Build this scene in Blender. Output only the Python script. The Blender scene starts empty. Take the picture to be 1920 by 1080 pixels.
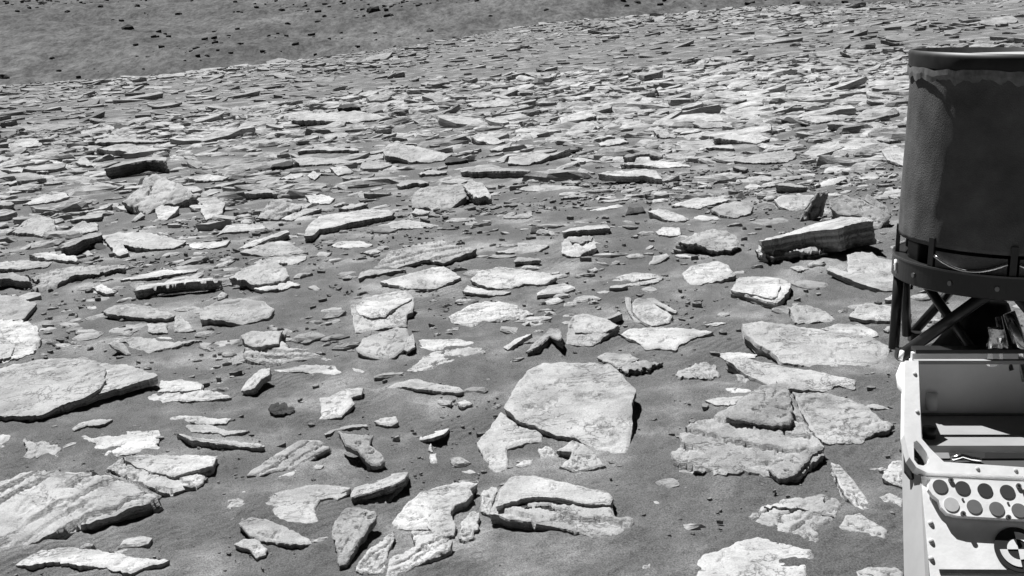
import bpy, bmesh, math, random
import numpy as np
from mathutils import Vector, Matrix, noise
from mathutils.geometry import delaunay_2d_cdt, tessellate_polygon

# ------------------------------------------------------------------ camera, sky, sun, exposure
scene = bpy.context.scene
COL = scene.collection
PITCH, ROLL = math.radians(12.9), math.radians(5.2)       # the rover stands on sloping ground: ground frame is level here
CAM = Vector((0, 0, 2.0))
F0 = Vector((0, math.cos(PITCH), -math.sin(PITCH)))
U0 = Vector((0, math.sin(PITCH), math.cos(PITCH)))
UP = U0*math.cos(ROLL) + Vector((1, 0, 0))*math.sin(ROLL)
RT = Vector((1, 0, 0))*math.cos(ROLL) - U0*math.sin(ROLL)
cam_data = bpy.data.cameras.new('camera'); cam = bpy.data.objects.new('camera', cam_data); COL.objects.link(cam)
m = Matrix.Identity(4)
for k, v in enumerate((RT, UP, -F0)):
    for j in range(3): m[j][k] = v[j]
m.translation = CAM
cam.matrix_world = m
cam_data.sensor_width = 36; cam_data.lens = 36*2318/1920
cam_data.clip_start = .05; cam_data.clip_end = 6000
scene.camera = cam

SUN_AZ, SUN_EL = math.radians(-27), math.radians(63)       # azimuth from +Y towards +X
world = bpy.data.worlds.new('World'); scene.world = world; world.use_nodes = True
nt = world.node_tree; nt.nodes.clear()
sky = nt.nodes.new('ShaderNodeTexSky'); sky.sky_type = 'NISHITA'; sky.sun_disc = False
sky.altitude = 20000; sky.air_density = .7; sky.dust_density = .4     # thin air: dark shadows
sky.sun_elevation = SUN_EL; sky.sun_rotation = SUN_AZ
bw = nt.nodes.new('ShaderNodeRGBToBW'); bg = nt.nodes.new('ShaderNodeBackground'); wo = nt.nodes.new('ShaderNodeOutputWorld')
bg.inputs[1].default_value = .05
nt.links.new(sky.outputs[0], bw.inputs[0]); nt.links.new(bw.outputs[0], bg.inputs[0]); nt.links.new(bg.outputs[0], wo.inputs[0])
sun_data = bpy.data.lights.new('sun', 'SUN'); sun_data.energy = 5.0; sun_data.angle = math.radians(.5)
sun_data.color = (1, 1, 1)
sun = bpy.data.objects.new('sun', sun_data); COL.objects.link(sun)
SUN = Vector((math.sin(SUN_AZ)*math.cos(SUN_EL), math.cos(SUN_AZ)*math.cos(SUN_EL), math.sin(SUN_EL)))
sun.rotation_euler = SUN.to_track_quat('Z', 'Y').to_euler(); sun.location = (0, 0, 30)
vs = scene.view_settings; vs.view_transform = 'Standard'; vs.look = 'None'; vs.exposure = .80; vs.gamma = 1; vs.use_curve_mapping = False

# ------------------------------------------------------------------ materials (the camera is monochrome: neutral greys)
def nodes_of(name):
    mt = bpy.data.materials.new(name); mt.use_nodes = True
    t = mt.node_tree; b = t.nodes['Principled BSDF']
    return mt, t, b
def grey(v): return (v, v, v, 1)
def N(t, kind, **kw):
    n = t.nodes.new(kind)
    for k, v in kw.items(): setattr(n, k, v)
    return n
def noise_tex(t, vec, scale, detail=4, rough=.55):
    n = N(t, 'ShaderNodeTexNoise'); n.inputs['Scale'].default_value = scale; n.inputs['Detail'].default_value = detail
    n.inputs['Roughness'].default_value = rough; t.links.new(vec, n.inputs['Vector']); return n.outputs['Fac']
def ramp(t, fac, stops):
    r = N(t, 'ShaderNodeValToRGB'); e = r.color_ramp.elements
    while len(e) < len(stops): e.new(.5)
    for k, (p, v) in enumerate(stops): e[k].position = p; e[k].color = grey(v)
    t.links.new(fac, r.inputs[0]); return r.outputs[0]
def mul(t, a, b, f=1.0):
    n = N(t, 'ShaderNodeMix', data_type='RGBA', blend_type='MULTIPLY'); n.inputs[0].default_value = f
    t.links.new(a, n.inputs[6]); t.links.new(b, n.inputs[7]); return n.outputs[2]
def mapping(t, vec, scale):
    n = N(t, 'ShaderNodeMapping'); n.inputs['Scale'].default_value = scale; t.links.new(vec, n.inputs[0]); return n.outputs[0]
def bump(t, h, strength, dist, nrm=None):
    n = N(t, 'ShaderNodeBump'); n.inputs['Strength'].default_value = strength; n.inputs['Distance'].default_value = dist
    t.links.new(h, n.inputs['Height'])
    if nrm is not None: t.links.new(nrm, n.inputs['Normal'])
    return n.outputs[0]

def rock_material(name, base, rnd=True):
    mt, t, b = nodes_of(name)
    co = N(t, 'ShaderNodeTexCoord').outputs['Object']; oi = N(t, 'ShaderNodeObjectInfo')
    geo = N(t, 'ShaderNodeNewGeometry')
    pos = geo.outputs['Position']
    mott = ramp(t, noise_tex(t, pos, 5, 5), [(.32, base*.74), (.5, base*.96), (.68, base*1.1)])
    fine = ramp(t, noise_tex(t, pos, 140, 4, .75), [(.32, .72), (.62, 1.12)])
    pits = ramp(t, noise_tex(t, pos, 38, 3, .6), [(.31, .45), (.37, 1.0)])
    bands = ramp(t, noise_tex(t, mapping(t, co, (1.5, 1.5, 70)), 1.0, 3, .6), [(.36, .68), (.5, 1.0), (.7, 1.06)])
    dusting = ramp(t, noise_tex(t, pos, 2.6, 6, .68), [(.40, .58), (.50, .96), (.6, 1.04)])     # thin dark sand caught on the stone
    c = mul(t, mul(t, mul(t, mul(t, mott, fine), pits, .7), bands, .7), dusting, .42)
    if rnd:
        c = mul(t, c, ramp(t, oi.outputs['Random'], [(0, .78), (1, 1.12)]))
    else:
        # loose rubble: every connected piece has its own tone
        c = mul(t, c, ramp(t, noise_tex(t, mapping(t, pos, (1, .5, 1)), .09, 4, .6), [(.38, .72), (.52, 1.0), (.65, 1.1)]))
        c = mul(t, c, ramp(t, geo.outputs['Random Per Island'], [(0, .62), (.2, .88), (1, 1.12)]))
    # thin joints and bedding traces filled with dark sand
    jn = noise_tex(t, mapping(t, co, (2.2, 6.5, 30)), 1.0, 6, .62)
    line = ramp(t, jn, [(.470, 1.0), (.4835, .38), (.4865, .38), (.500, 1.0)])
    jn2 = noise_tex(t, mapping(t, co, (4, 2.4, 20)), 1.0, 6, .66)
    line2 = ramp(t, jn2, [(.575, 1.0), (.586, .45), (.589, .45), (.600, 1.0)])
    gate = ramp(t, noise_tex(t, pos, 3.1, 3, .6), [(.42, 0), (.55, 1)])
    gl = N(t, 'ShaderNodeMix', data_type='RGBA', blend_type='MULTIPLY'); t.links.new(gate, gl.inputs[0]); t.links.new(c, gl.inputs[6]); t.links.new(mul(t, line, line2), gl.inputs[7])
    c = gl.outputs[2]
    t.links.new(c, b.inputs['Base Color'])
    b.inputs['Roughness'].default_value = .9; b.inputs['Specular IOR Level'].default_value = .15
    n1 = bump(t, noise_tex(t, mapping(t, co, (2.5, 2.5, 90)), 1.0, 4, .6), .7, .012)
    n1 = bump(t, mul(t, line, line2), .5, .006, n1)
    n2 = bump(t, noise_tex(t, pos, 85, 5, .7), .7, .006, n1)
    t.links.new(n2, b.inputs['Normal'])
    return mt
ROCK = {'p': rock_material('pale_sandstone', .40), 'g': rock_material('grey_shaded_sandstone', .31), 'd': rock_material('dark_stone', .06)}  # grey: duller stone, and shade put into the colour of dark-fronted rocks
RUBBLE = rock_material('rubble_sandstone', .40, False)
FAR_RUBBLE = rock_material('dusty_far_sandstone', .33, False)
BOULDER = rock_material('dark_boulder', .05)
PEBBLE = rock_material('pebble_stone', .27, False)

def soil_material(name, lo, hi, s1, s2, fine=True, ripple=True):
    mt, t, b = nodes_of(name)
    pos = N(t, 'ShaderNodeNewGeometry').outputs['Position']
    c = ramp(t, noise_tex(t, pos, s1, 5, .6), [(.38, lo*.9), (.50, lo*1.08), (.57, (lo+hi)/2), (.66, hi*1.1)])
    c = mul(t, c, ramp(t, noise_tex(t, mapping(t, pos, (1, .35, 1)), s2, 4, .65), [(.3, .86), (.7, 1.12)]))
    if not fine: c = mul(t, mul(t, c, ramp(t, noise_tex(t, mapping(t, pos, (1, .45, 1)), .16, 7, .8), [(.38, .6), (.48, .95), (.64, 1.25)])), ramp(t, noise_tex(t, mapping(t, pos, (1, .4, 1)), .6, 4, .85), [(.36, .55), (.64, 1.4)]))
    if fine: c = mul(t, c, ramp(t, noise_tex(t, pos, 150, 4, .8), [(.36, .45), (.64, 1.5)]))
    t.links.new(c, b.inputs['Base Color'])
    b.inputs['Roughness'].default_value = .95; b.inputs['Specular IOR Level'].default_value = .1
    if fine:
        wv = N(t, 'ShaderNodeTexWave', wave_type='BANDS', bands_direction='X'); wv.inputs['Scale'].default_value = 6.5; wv.inputs['Distortion'].default_value = 5; wv.inputs['Detail'].default_value = 3; wv.inputs['Detail Scale'].default_value = .8
        mp = N(t, 'ShaderNodeMapping'); mp.inputs['Rotation'].default_value = (0, 0, .9); t.links.new(pos, mp.inputs[0]); t.links.new(mp.outputs[0], wv.inputs['Vector'])
        wm = mul(t, ramp(t, wv.outputs['Fac'], [(0, 0), (1, 1)]), ramp(t, noise_tex(t, pos, .8, 3), [(.48, 0), (.62, 1)]))
        n0 = bump(t, wm, .36, .016)
        n1 = bump(t, noise_tex(t, pos, 62, 7, .8), .9, .014, n0)
        t.links.new(n1, b.inputs['Normal'])
    return mt
SOIL = soil_material('dark_basaltic_sand', .118, .235, 1.5, 5)
FAR = soil_material('far_slope_sand', .078, .10, .02, .09, fine=False)

# ------------------------------------------------------------------ helpers
def vnoise(x, y, seed=0):
    xi = np.floor(x).astype(np.int64); yi = np.floor(y).astype(np.int64); fx = x-xi; fy = y-yi
    def h(a, b):
        n = (a*374761393 + b*668265263 + seed*974634777) & 0xffffffff
        n = ((n ^ (n >> 13))*1274126177) & 0xffffffff
        return ((n ^ (n >> 16)) & 0xffff)/32767.5-1
    u = fx*fx*(3-2*fx); v = fy*fy*(3-2*fy)
    return (h(xi, yi)*(1-u)+h(xi+1, yi)*u)*(1-v) + (h(xi, yi+1)*(1-u)+h(xi+1, yi+1)*u)*v
def fbm(x, y, seed=0, o=4, g=.5):
    s = 0; a = 1
    for k in range(o):
        s = s+a*vnoise(x*2**k+17.3*k, y*2**k-9.1*k, seed+k); a *= g
    return s
def smooth(a, b, x):
    t = np.clip((x-a)/(b-a), 0, 1); return t*t*(3-2*t)

def mesh_obj(name, verts, faces, mat, parent=None, smooth_faces=None):
    me = bpy.data.meshes.new(name)
    if isinstance(faces, np.ndarray):
        k = faces.shape[1]
        me.vertices.add(len(verts)); me.vertices.foreach_set('co', np.asarray(verts, dtype=np.float32).ravel())
        me.loops.add(faces.size); me.loops.foreach_set('vertex_index', faces.astype(np.int32).ravel())
        me.polygons.add(len(faces)); me.polygons.foreach_set('loop_start', np.arange(0, faces.size, k, dtype=np.int32))
        me.update(calc_edges=True)
        sm = np.full(len(faces), bool(smooth_faces)); me.polygons.foreach_set('use_smooth', sm)
    else:
        me.from_pydata([tuple(v) for v in verts], [], faces)
        if smooth_faces is not None: me.polygons.foreach_set('use_smooth', np.asarray(smooth_faces, dtype=bool))
    me.materials.append(mat); me.update()
    o = bpy.data.objects.new(name, me); COL.objects.link(o)
    if parent is not None: o.parent = parent
    return o
def tag(o, label=None, cat=None, group=None, kind=None):
    for k, v in (('label', label), ('category', cat), ('group', group), ('kind', kind)):
        if v: o[k] = v
    return o

ROCKS = [  # name, description, tone, top outline (mm), thickness (mm), undercut, roughness, bedding, raised layers
('rock_slab','huge smooth pale slab with a curved step, cut off by the left frame edge','p',[-3352,7275,67,-3213,7443,87,-3031,7508,100,-2833,7491,107,-2573,7313,104,-2358,7211,105,-2236,7053,97,-2082,6877,90,-2177,6827,81,-2286,6766,72,-2390,6738,65,-2435,6684,58,-2501,6619,50,-2586,6580,43,-2633,6502,35,-2745,6512,31,-3088,6646,27],45,0.15,1,None,[([-3323,7217,80,-3185,7376,99,-3004,7440,112,-2808,7424,119,-2569,7260,116,-2442,7085,107,-2382,6891,94,-2379,6752,82,-2428,6660,73,-2576,6556,58,-2623,6481,49,-2734,6488,45,-3074,6624,42],28)]),
('rock_slab','pale two-tier slab lying just right of the huge smooth left slab','p',[-2133,7085,24,-2006,7068,24,-1837,6916,21,-1820,6811,20,-1722,6763,19,-1612,6617,17,-1738,6608,16,-2070,6670,17,-2134,6726,18,-2114,6836,20],32,0.15,1,None,[([-2114,7032,36,-1991,7012,35,-1831,6871,33,-1818,6780,32,-1975,6790,32,-2080,6820,32],25)]),
('rock_plate','narrow dark-sided sliver of rock in front of the huge left slab','p',[-2388,6263,29,-2384,6357,27,-2305,6403,26,-2201,6372,27,-2223,6290,29,-2319,6299,29,-2362,6218,31],41,0.15,1,None,[]),
('rock_patch','ragged-edged flat pale rock patch flush with the sand, left foreground','p',[-2341,6145,13,-2276,6154,13,-2223,6097,13,-2102,6182,13,-1892,6166,13,-1853,6013,13,-1849,5915,13,-1808,5841,14,-1911,5821,14,-1967,5789,14,-2083,5820,14,-2090,5915,13,-2163,5903,14,-2183,6004,13],50,0.15,1,None,[]),
('rock_slab','upper thin plate of the three stacked plates in the left foreground','p',[-1881,6313,25,-1830,6341,26,-1664,6276,23,-1539,6231,20,-1548,6158,16,-1718,6204,19,-1845,6258,22],66,0.15,1,None,[]),
('rock_plate','middle plate of the three stacked plates in the left foreground','g',[-1765,6166,22,-1633,6137,22,-1506,6010,22,-1388,5975,22,-1483,5955,22,-1513,5937,22,-1557,5991,22,-1702,6040,22],37,0.15,1,None,[]),
('rock_plate','lowest, longest plate of the three stacked plates, dark shaded end at right','p',[-1756,5960,52,-1703,5923,49,-1636,5865,42,-1426,5789,39,-1284,5712,33,-1261,5689,31,-1294,5677,27,-1416,5735,31,-1545,5791,34,-1653,5844,38],42,0.15,1,None,[]),
('rock_slab','broken crumbly fragment near the left frame edge above the striped wedge','p',[-2582,6090,44,-2518,6050,40,-2457,6037,39,-2340,5933,31,-2306,5813,21,-2332,5793,19,-2401,5870,26,-2476,5836,23,-2537,5824,22,-2498,5928,30],84,0.15,2,None,[]),
('rock_patch','small pale fragment half cut by the left frame edge','p',[-2787,6225,39,-2682,6188,36,-2663,6103,29,-2673,6071,26,-2615,6032,23,-2639,6006,21,-2711,6021,22],50,0.15,1,None,[]),
('rock_slab','wedge-shaped pale block with flat top and dark right end, left foreground','p',[-1979,5530,53,-1935,5627,55,-1859,5657,54,-1472,5603,37,-1458,5459,30,-1491,5401,29,-1477,5290,24,-1496,5245,23,-1558,5218,24,-1583,5199,24,-1645,5218,27,-1775,5342,37,-1883,5441,46],50,0.15,1,(-0.71,0.71,0.06,3,0.0126),[([-1917,5590,66,-1847,5617,64,-1468,5564,47,-1459,5437,42,-1543,5374,42,-1623,5336,44,-1731,5409,51,-1836,5498,59],25)]),
('rock_slab','grey layered strip wedged between the striped slab and the wedge-shaped block','g',[-1966,5460,68,-1868,5395,55,-1645,5211,17,-1651,5171,9,-1752,5250,25,-1852,5335,42,-1945,5420,60],103,0.15,1,(-0.77,0.63,0.13,3,0.0075),[]),
('rock_slab','large striped layered slab with diagonal ledges at the lower left frame edge','p',[-2445,5180,105,-2377,5290,125,-2304,5336,133,-2197,5340,134,-2043,5292,125,-1871,5235,115,-1728,5131,96,-1645,5066,85,-1589,5009,74,-1616,4985,70,-1700,4949,64,-1832,4888,53,-1920,4847,45,-2022,4793,36,-2117,4754,29,-2181,4734,25,-2265,4694,18],174,0.15,1.4,(0.69,0.71,0.13,7,0.0194),[]),
('rock_plate','long arched pale slab with dark undercut, bottom left corner','p',[-2072,4603,17,-2042,4688,13,-1998,4750,11,-1884,4719,12,-1726,4638,15,-1556,4534,19,-1423,4483,21,-1452,4464,22,-1491,4452,22,-1516,4421,23,-1547,4383,25,-1610,4425,23,-1705,4487,21,-1819,4525,19,-1920,4569,18,-2016,4569,18],31,0.15,1,None,[]),
('rock_slab','stack of thin pale plates fanning out to the right, left of centre','p',[-1752,7662,108,-1695,7718,119,-1487,7687,113,-1460,7637,102,-1501,7569,88,-1429,7480,70,-1413,7434,60,-1320,7395,52,-1213,7312,35,-1116,7212,15,-1246,7257,24,-1352,7257,24,-1490,7213,15,-1597,7284,29,-1676,7350,43,-1702,7480,70,-1697,7543,83],159,0.15,1,(0.98,-0.19,-0.04,6,0.0166),[([-1736,7605,119,-1682,7658,130,-1478,7628,124,-1480,7494,96,-1476,7446,87,-1617,7431,84,-1694,7497,97],35)]),
('rock_slab','long narrow pale sliver lying in front of the stack of thin plates','p',[-1490,7108,10,-1334,7150,10,-1105,7099,10,-908,6943,11,-890,6888,11,-1006,6907,11,-1117,6890,11,-1312,7005,10,-1447,7049,10],51,0.15,1,None,[]),
('rock_plate','small upturned pale plate at the left tip of the long sliver','p',[-1578,6706,30,-1550,6805,61,-1495,6868,89,-1427,6851,101,-1423,6777,83,-1465,6755,68,-1491,6678,43,-1554,6676,28],43,0.15,1,None,[]),
('rock_stone','dark crumbly stone standing alone on bare sand','d',[-1339,6234,54,-1330,6285,61,-1292,6303,63,-1193,6217,52,-1192,6164,45,-1247,6150,43,-1314,6182,48],103,0.15,2.4,None,[]),
('rock_patch','angular flat pale patch between the dark crumbly stone and the long lens','p',[-1063,6063,14,-1044,6142,21,-1083,6369,40,-1036,6373,41,-976,6466,48,-857,6469,49,-861,6377,41,-916,6345,38,-885,6264,31,-910,6169,23,-936,6090,16,-1004,6091,16],50,0.15,1,None,[]),
('rock_slab','thin bright lens-shaped slab left of the big central slab','p',[-742,6490,31,-674,6553,36,-579,6578,38,-479,6506,32,-334,6392,23,-304,6323,17,-333,6302,16,-451,6367,21,-548,6421,25,-621,6467,29],78,0.15,1,None,[]),
('rock_slab','layered pale wedge rising to the right, above the thin bright lens','p',[-656,6798,11,-601,6939,16,-519,7119,23,-378,7183,26,-187,7126,24,-194,7024,20,-321,6938,16,-445,6835,12,-543,6774,10],66,0.15,1,(0.82,0.57,0.02,4,0.0123),[]),
('rock_patch','small flush pale patch below the thin bright lens','p',[-757,5978,20,-726,6011,23,-649,6020,24,-634,5951,17,-664,5913,14,-720,5931,15],50,0.15,1,None,[]),
('rock_plate','small bright pointed shard with shadow on its right, left of big slab','p',[-526,5744,-6,-513,5858,-28,-370,5783,16,-388,5623,46,-439,5589,43,-508,5648,18],20,0.15,1,None,[]),
('rock_plate','small dark-edged fragment under the right end of the thin bright lens','g',[-445,6215,21,-365,6200,21,-375,6141,19,-420,6133,19],34,0.15,1,None,[]),
('rock_slab','tiny upright chip below the bright pointed shard','p',[-465,5522,13,-453,5595,18,-441,5491,11],55,0.15,1,None,[]),
('rock_slab','small pale chip standing under the tiny upright chip','p',[-450,5432,24,-420,5437,24,-411,5322,14,-446,5329,14],57,0.15,1,None,[]),
('rock_plate','thin dark edge-on plate behind the fish-shaped rock','g',[-994,5839,19,-961,5922,12,-901,5964,9,-795,5961,10,-785,5911,13,-895,5920,13,-946,5888,15,-984,5803,21],20,0.15,1,None,[]),
('rock_plate','fish-shaped pale rock with black underside, lower left of centre','p',[-874,5530,131,-817,5509,119,-710,5497,105,-721,5429,83,-669,5372,59,-645,5324,40,-665,5293,31,-704,5289,34,-746,5340,55,-779,5392,76,-831,5422,91],45,0.15,1,None,[]),
('rock_slab','big leaf-shaped pale slab right of the wedge-shaped block','p',[-1296,5374,15,-1253,5425,29,-1165,5529,56,-1081,5603,76,-997,5590,73,-918,5526,56,-976,5483,44,-1020,5423,28,-1066,5381,17,-1166,5379,17,-1242,5350,9],116,0.15,1,(0.64,0.74,0.20,3,0.0101),[]),
('rock_patch','thin flush sliver at the foot of the big leaf-shaped slab','p',[-1154,5274,12,-1118,5325,12,-1050,5405,11,-1036,5346,12,-1084,5303,12],50,0.15,1,None,[]),
('rock_stone','small cube-like pebble between the leaf-shaped slab and the tilted block','p',[-985,5370,21,-971,5395,24,-937,5378,22,-948,5345,18,-972,5345,18],64,0.15,1,None,[]),
('rock_patch','smooth rounded flat slab with a sandy notch on its right side','p',[-1173,5060,21,-1117,5094,22,-982,5148,22,-914,5145,22,-783,5090,21,-792,4997,20,-825,4958,19,-847,4986,20,-901,4975,20,-913,4886,18,-890,4815,17,-869,4725,16,-950,4732,16,-1013,4735,16,-1093,4838,18,-1133,4935,19],50,0.15,1,None,[]),
('rock_patch','crescent rim of rock along the left of the rounded flat slab','p',[-1181,5017,27,-1139,5039,28,-1130,4907,21,-1102,4836,17,-1081,4777,14,-1140,4848,18,-1186,4857,18],50,0.15,1,None,[]),
('rock_plate','pale pointed wedge with dark underside in front of the rounded flat slab','p',[-1204,4748,38,-1164,4797,42,-1086,4763,39,-1002,4681,34,-889,4561,25,-871,4522,22,-918,4520,22,-1000,4555,25,-1093,4595,27,-1149,4663,32],37,0.15,1,None,[]),
('rock_patch','flush pale scrap below the pointed wedge, bottom left of centre','p',[-1191,4582,26,-1165,4609,30,-1113,4609,30,-1052,4527,19,-1049,4480,13,-1080,4462,11,-1116,4522,19,-1174,4563,24],50,0.15,1,None,[]),
('rock_plate','tilted bright block with black shaded right end casting a dark shadow','p',[-769,4959,38,-791,5280,-44,-753,5379,-60,-682,5382,-47,-537,5205,24,-534,5009,72,-591,4913,84,-666,4916,69,-752,4890,58],38,0.15,1,None,[]),
('rock_slab','grey lower layer under the tilted bright block','g',[-766,4925,17,-751,4958,17,-604,4985,17,-550,5086,16,-594,4889,18,-744,4901,17],58,0.15,1,None,[]),
('rock_stone','small dark stone against the left end of the tilted block','d',[-834,4989,15,-822,5022,23,-778,5051,29,-779,5012,20,-819,4983,14],69,0.15,1,None,[]),
('rock_plate','tall coffin-shaped pitted slab pointing at the viewer, bottom centre left','p',[-788,4528,76,-772,4581,88,-743,4649,102,-700,4650,103,-628,4620,96,-615,4586,89,-645,4500,70,-674,4422,53,-687,4378,43,-711,4291,24,-737,4287,23,-754,4381,44,-779,4471,64],42,0.15,1.8,None,[]),
('rock_patch','flat flush slab bearing a small round disc, left of the large lower block','p',[-568,4651,28,-522,4786,42,-464,4887,53,-364,4926,57,-281,4953,60,-220,4934,58,-253,4886,53,-239,4826,46,-270,4776,41,-315,4747,38,-331,4678,31,-304,4586,21,-311,4503,13,-362,4504,13,-407,4570,20,-468,4581,21,-539,4603,23],50,0.15,1,None,[([-422,4648,34,-393,4695,39,-327,4706,40,-330,4666,36,-308,4575,27,-314,4495,18,-361,4497,19,-396,4526,22,-423,4596,29],18)]),
('rock_slab','layered broken slab at the bottom edge below the flat slab with a disc','p',[-553,4229,20,-549,4295,33,-453,4362,45,-474,4461,64,-398,4452,62,-346,4402,53,-313,4369,46,-320,4315,36,-385,4277,29,-464,4216,18,-518,4179,11,-559,4185,12],101,0.15,1,(0.76,0.64,0.12,5,0.0101),[]),
('rock_slab','crumbling layered strip right of the coffin-shaped slab','p',[-680,4280,17,-639,4388,34,-546,4507,52,-539,4460,45,-562,4361,30,-563,4235,10,-611,4228,9,-660,4236,10],81,0.15,1.6,(0.57,0.81,0.13,4,0.0082),[]),
('rock_slab','pitted oval stone leaning on the left end of the large lower block','p',[-295,4490,17,-286,4590,27,-251,4663,34,-216,4657,34,-215,4560,24,-242,4464,14,-276,4437,12],66,0.15,3,None,[]),
('rock_plate','thin bright chip left of the bone-like slab fragment','p',[-300,5201,13,-261,5210,13,-217,5154,11,-280,5168,11],26,0.15,1,None,[]),
('rock_slab','small round pale stone below the right tip of the thin bright lens','p',[-341,6159,19,-296,6189,23,-261,6130,16,-306,6105,13],63,0.15,1,None,[]),
('rock_patch','thin flush strip left of the smooth rounded flat slab','p',[-1301,5123,12,-1267,5168,11,-1206,5152,11,-1194,5115,12,-1248,5123,12],50,0.15,1,None,[]),
('rock_slab','biggest bright flat-topped slab in the centre foreground','p',[-94,5788,95,-51,5940,121,42,6162,160,130,6220,172,310,6180,172,464,6126,168,516,5993,149,562,5822,122,509,5542,75,488,5400,52,474,5322,39,459,5266,29,444,5188,16,362,5189,13,311,5263,24,278,5330,33,204,5409,44,98,5488,53,-20,5624,71],53,0.15,1,None,[]),
('rock_patch','L-shaped pale slab fragment broken off the left of the big central slab','p',[-231,5496,38,-179,5628,46,-112,5850,59,-81,5799,56,-20,5673,49,84,5540,41,74,5439,35,-7,5445,35,-90,5388,32,-89,5194,21,-148,5126,17,-200,5326,28],50,0.15,1,None,[]),
('rock_slab','small bright stone inside the sandy notch before the big central slab','p',[-55,5199,16,-15,5246,20,25,5249,20,18,5199,16,-27,5169,13],60,0.15,1,None,[]),
('rock_stone','small knobby stone with black shadow before the big central slab','p',[53,5302,45,89,5312,48,130,5267,34,121,5222,21,63,5226,22,55,5258,31],88,0.15,2,None,[]),
('rock_slab','hooked triangular fragment at the front edge of the big central slab','p',[175,5246,64,208,5281,72,254,5248,64,303,5158,43,334,5067,22,273,5048,17,205,5031,13,138,5088,26,186,5143,39,200,5191,51,133,5207,54],93,0.15,1,None,[]),
('rock_slab','large bright stepped block below the big central slab, bottom centre','p',[-170,4577,54,-132,4756,74,-103,4825,82,-57,4870,87,25,4854,85,147,4778,76,198,4740,72,315,4664,64,328,4608,57,316,4558,52,319,4464,41,383,4439,38,384,4411,35,348,4353,29,287,4290,22,199,4352,29,73,4445,39,-77,4522,48],54,0.15,1,(0.85,-0.53,-0.06,3,0.0124),[([-122,4726,85,-56,4835,97,24,4820,96,146,4746,87,311,4633,75,322,4581,69,309,4535,64,218,4552,66,102,4617,73,7,4643,76,-72,4622,74,-141,4591,70],26)]),
('rock_slab','broken-off lump on the left end of the large lower block','p',[-204,4882,30,-162,4924,33,-139,4910,32,-159,4793,23,-173,4681,14,-209,4711,17],64,0.15,2,None,[]),
('rock_plate','tiny oval pebble on bare sand right of the large lower block','p',[479,4637,12,502,4642,12,519,4595,10,496,4600,10],20,0.15,1,None,[]),
('rock_stone','small bright stone at the bottom edge below the large lower block','p',[359,4010,20,375,4037,30,399,4044,33,398,4010,20,378,3984,10,356,3986,11],73,0.15,1,None,[]),
('rock_slab','big crumbly layered mound with a dark scarp, right foreground','g',[612,4991,85,656,5032,96,693,5141,123,786,5228,145,900,5262,154,971,5321,168,1118,5443,199,1199,5447,200,1220,5370,181,1224,5192,136,1247,4956,77,1252,4908,64,1236,4848,49,1153,4778,32,1078,4730,20,1016,4729,19,948,4786,34,882,4811,40,762,4799,37,761,4844,48,689,4848,49,630,4879,57],77,0.15,1.8,(0.92,-0.39,-0.10,6,0.0159),[([886,5164,152,963,5278,181,1107,5393,210,1188,5396,211,1207,5327,194,1184,5158,151,1153,5075,130,1105,5057,125,1054,5081,132,969,5125,143],35),([982,4774,50,1071,4844,67,1151,4870,74,1232,4915,85,1237,4877,75,1176,4828,63,1069,4707,33,1012,4704,32],30)]),
('rock_slab','fan-shaped pale slab with crumbling front edge, right of the crumbly mound','p',[1279,5575,105,1418,5524,97,1519,5449,85,1580,5351,69,1596,5244,52,1639,5195,44,1604,5146,36,1530,5126,33,1443,5059,22,1369,5065,23,1291,5092,28,1272,5204,46,1268,5369,72],34,0.15,1.5,None,[]),
('rock_slab','long bright slab sloping down right, behind the crumbly mound','p',[1097,6297,74,1166,6326,78,1324,6201,63,1455,6086,49,1688,5924,29,1636,5804,15,1574,5869,23,1491,5804,15,1333,5864,22,1257,5913,28,1214,6016,40,1151,6141,55],118,0.15,1,None,[]),
('rock_slab','thin bright sliver left of the crumbly mound top','p',[804,6074,9,947,6088,9,1102,6021,9,1165,5945,9,1122,5896,10,930,5991,9],50,0.15,1,None,[]),
('rock_plate','small dark-fronted stone on the upper left flank of the crumbly mound','p',[904,5839,11,996,5867,10,1102,5852,11,1023,5724,15,942,5750,14],25,0.15,1,None,[]),
('rock_slab','broad smooth pale slab just left of the rover box','p',[1300,6852,118,1393,6863,116,1694,6724,86,1948,6561,55,1997,6465,40,2020,6419,33,1954,6279,17,1875,6188,7,1718,6189,13,1520,6226,25,1392,6284,38,1375,6465,63,1314,6584,81,1291,6724,101],158,0.15,1,None,[]),
('rock_patch','greyish flat slab tucked behind the broad smooth slab by the rover','p',[1750,6893,40,1871,6945,45,2004,6897,40,2047,6770,27,2039,6716,21,1988,6695,19],50,0.15,1,None,[]),
('rock_slab','ragged layered slab with comb-like right edge, lower right foreground','p',[822,4400,20,899,4484,21,1021,4531,22,1185,4504,22,1193,4440,21,1150,4348,19,1107,4279,18,1038,4172,16,1014,4114,15,939,4193,17,894,4239,17,873,4291,18,836,4347,19],62,0.15,2,(0.78,0.62,0.01,5,0.0122),[([894,4457,29,1015,4503,30,1138,4487,30,1122,4427,29,1062,4389,28,984,4410,28],20)]),
('rock_patch','pale base slab at the bottom edge beneath the smooth oval lens','p',[566,4087,13,601,4134,12,667,4148,12,807,4212,12,940,4099,12,990,4052,13,923,3909,13,889,3833,13,532,3904,13],50,0.15,1,None,[]),
('rock_slab','smooth oval lens of rock on a base slab at the bottom edge, right of centre','p',[671,4125,14,740,4195,14,817,4221,13,894,4171,14,935,4078,14,907,4029,15,825,4007,15,750,4016,15,697,4059,14],55,0.15,1,None,[]),
('rock_slab','dagger-shaped pale rock pointing at the rover corner','p',[1237,4753,67,1266,4728,64,1284,4579,46,1292,4406,25,1303,4307,13,1274,4293,12,1242,4349,18,1218,4470,33,1224,4608,49],90,0.15,1,None,[]),
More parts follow.
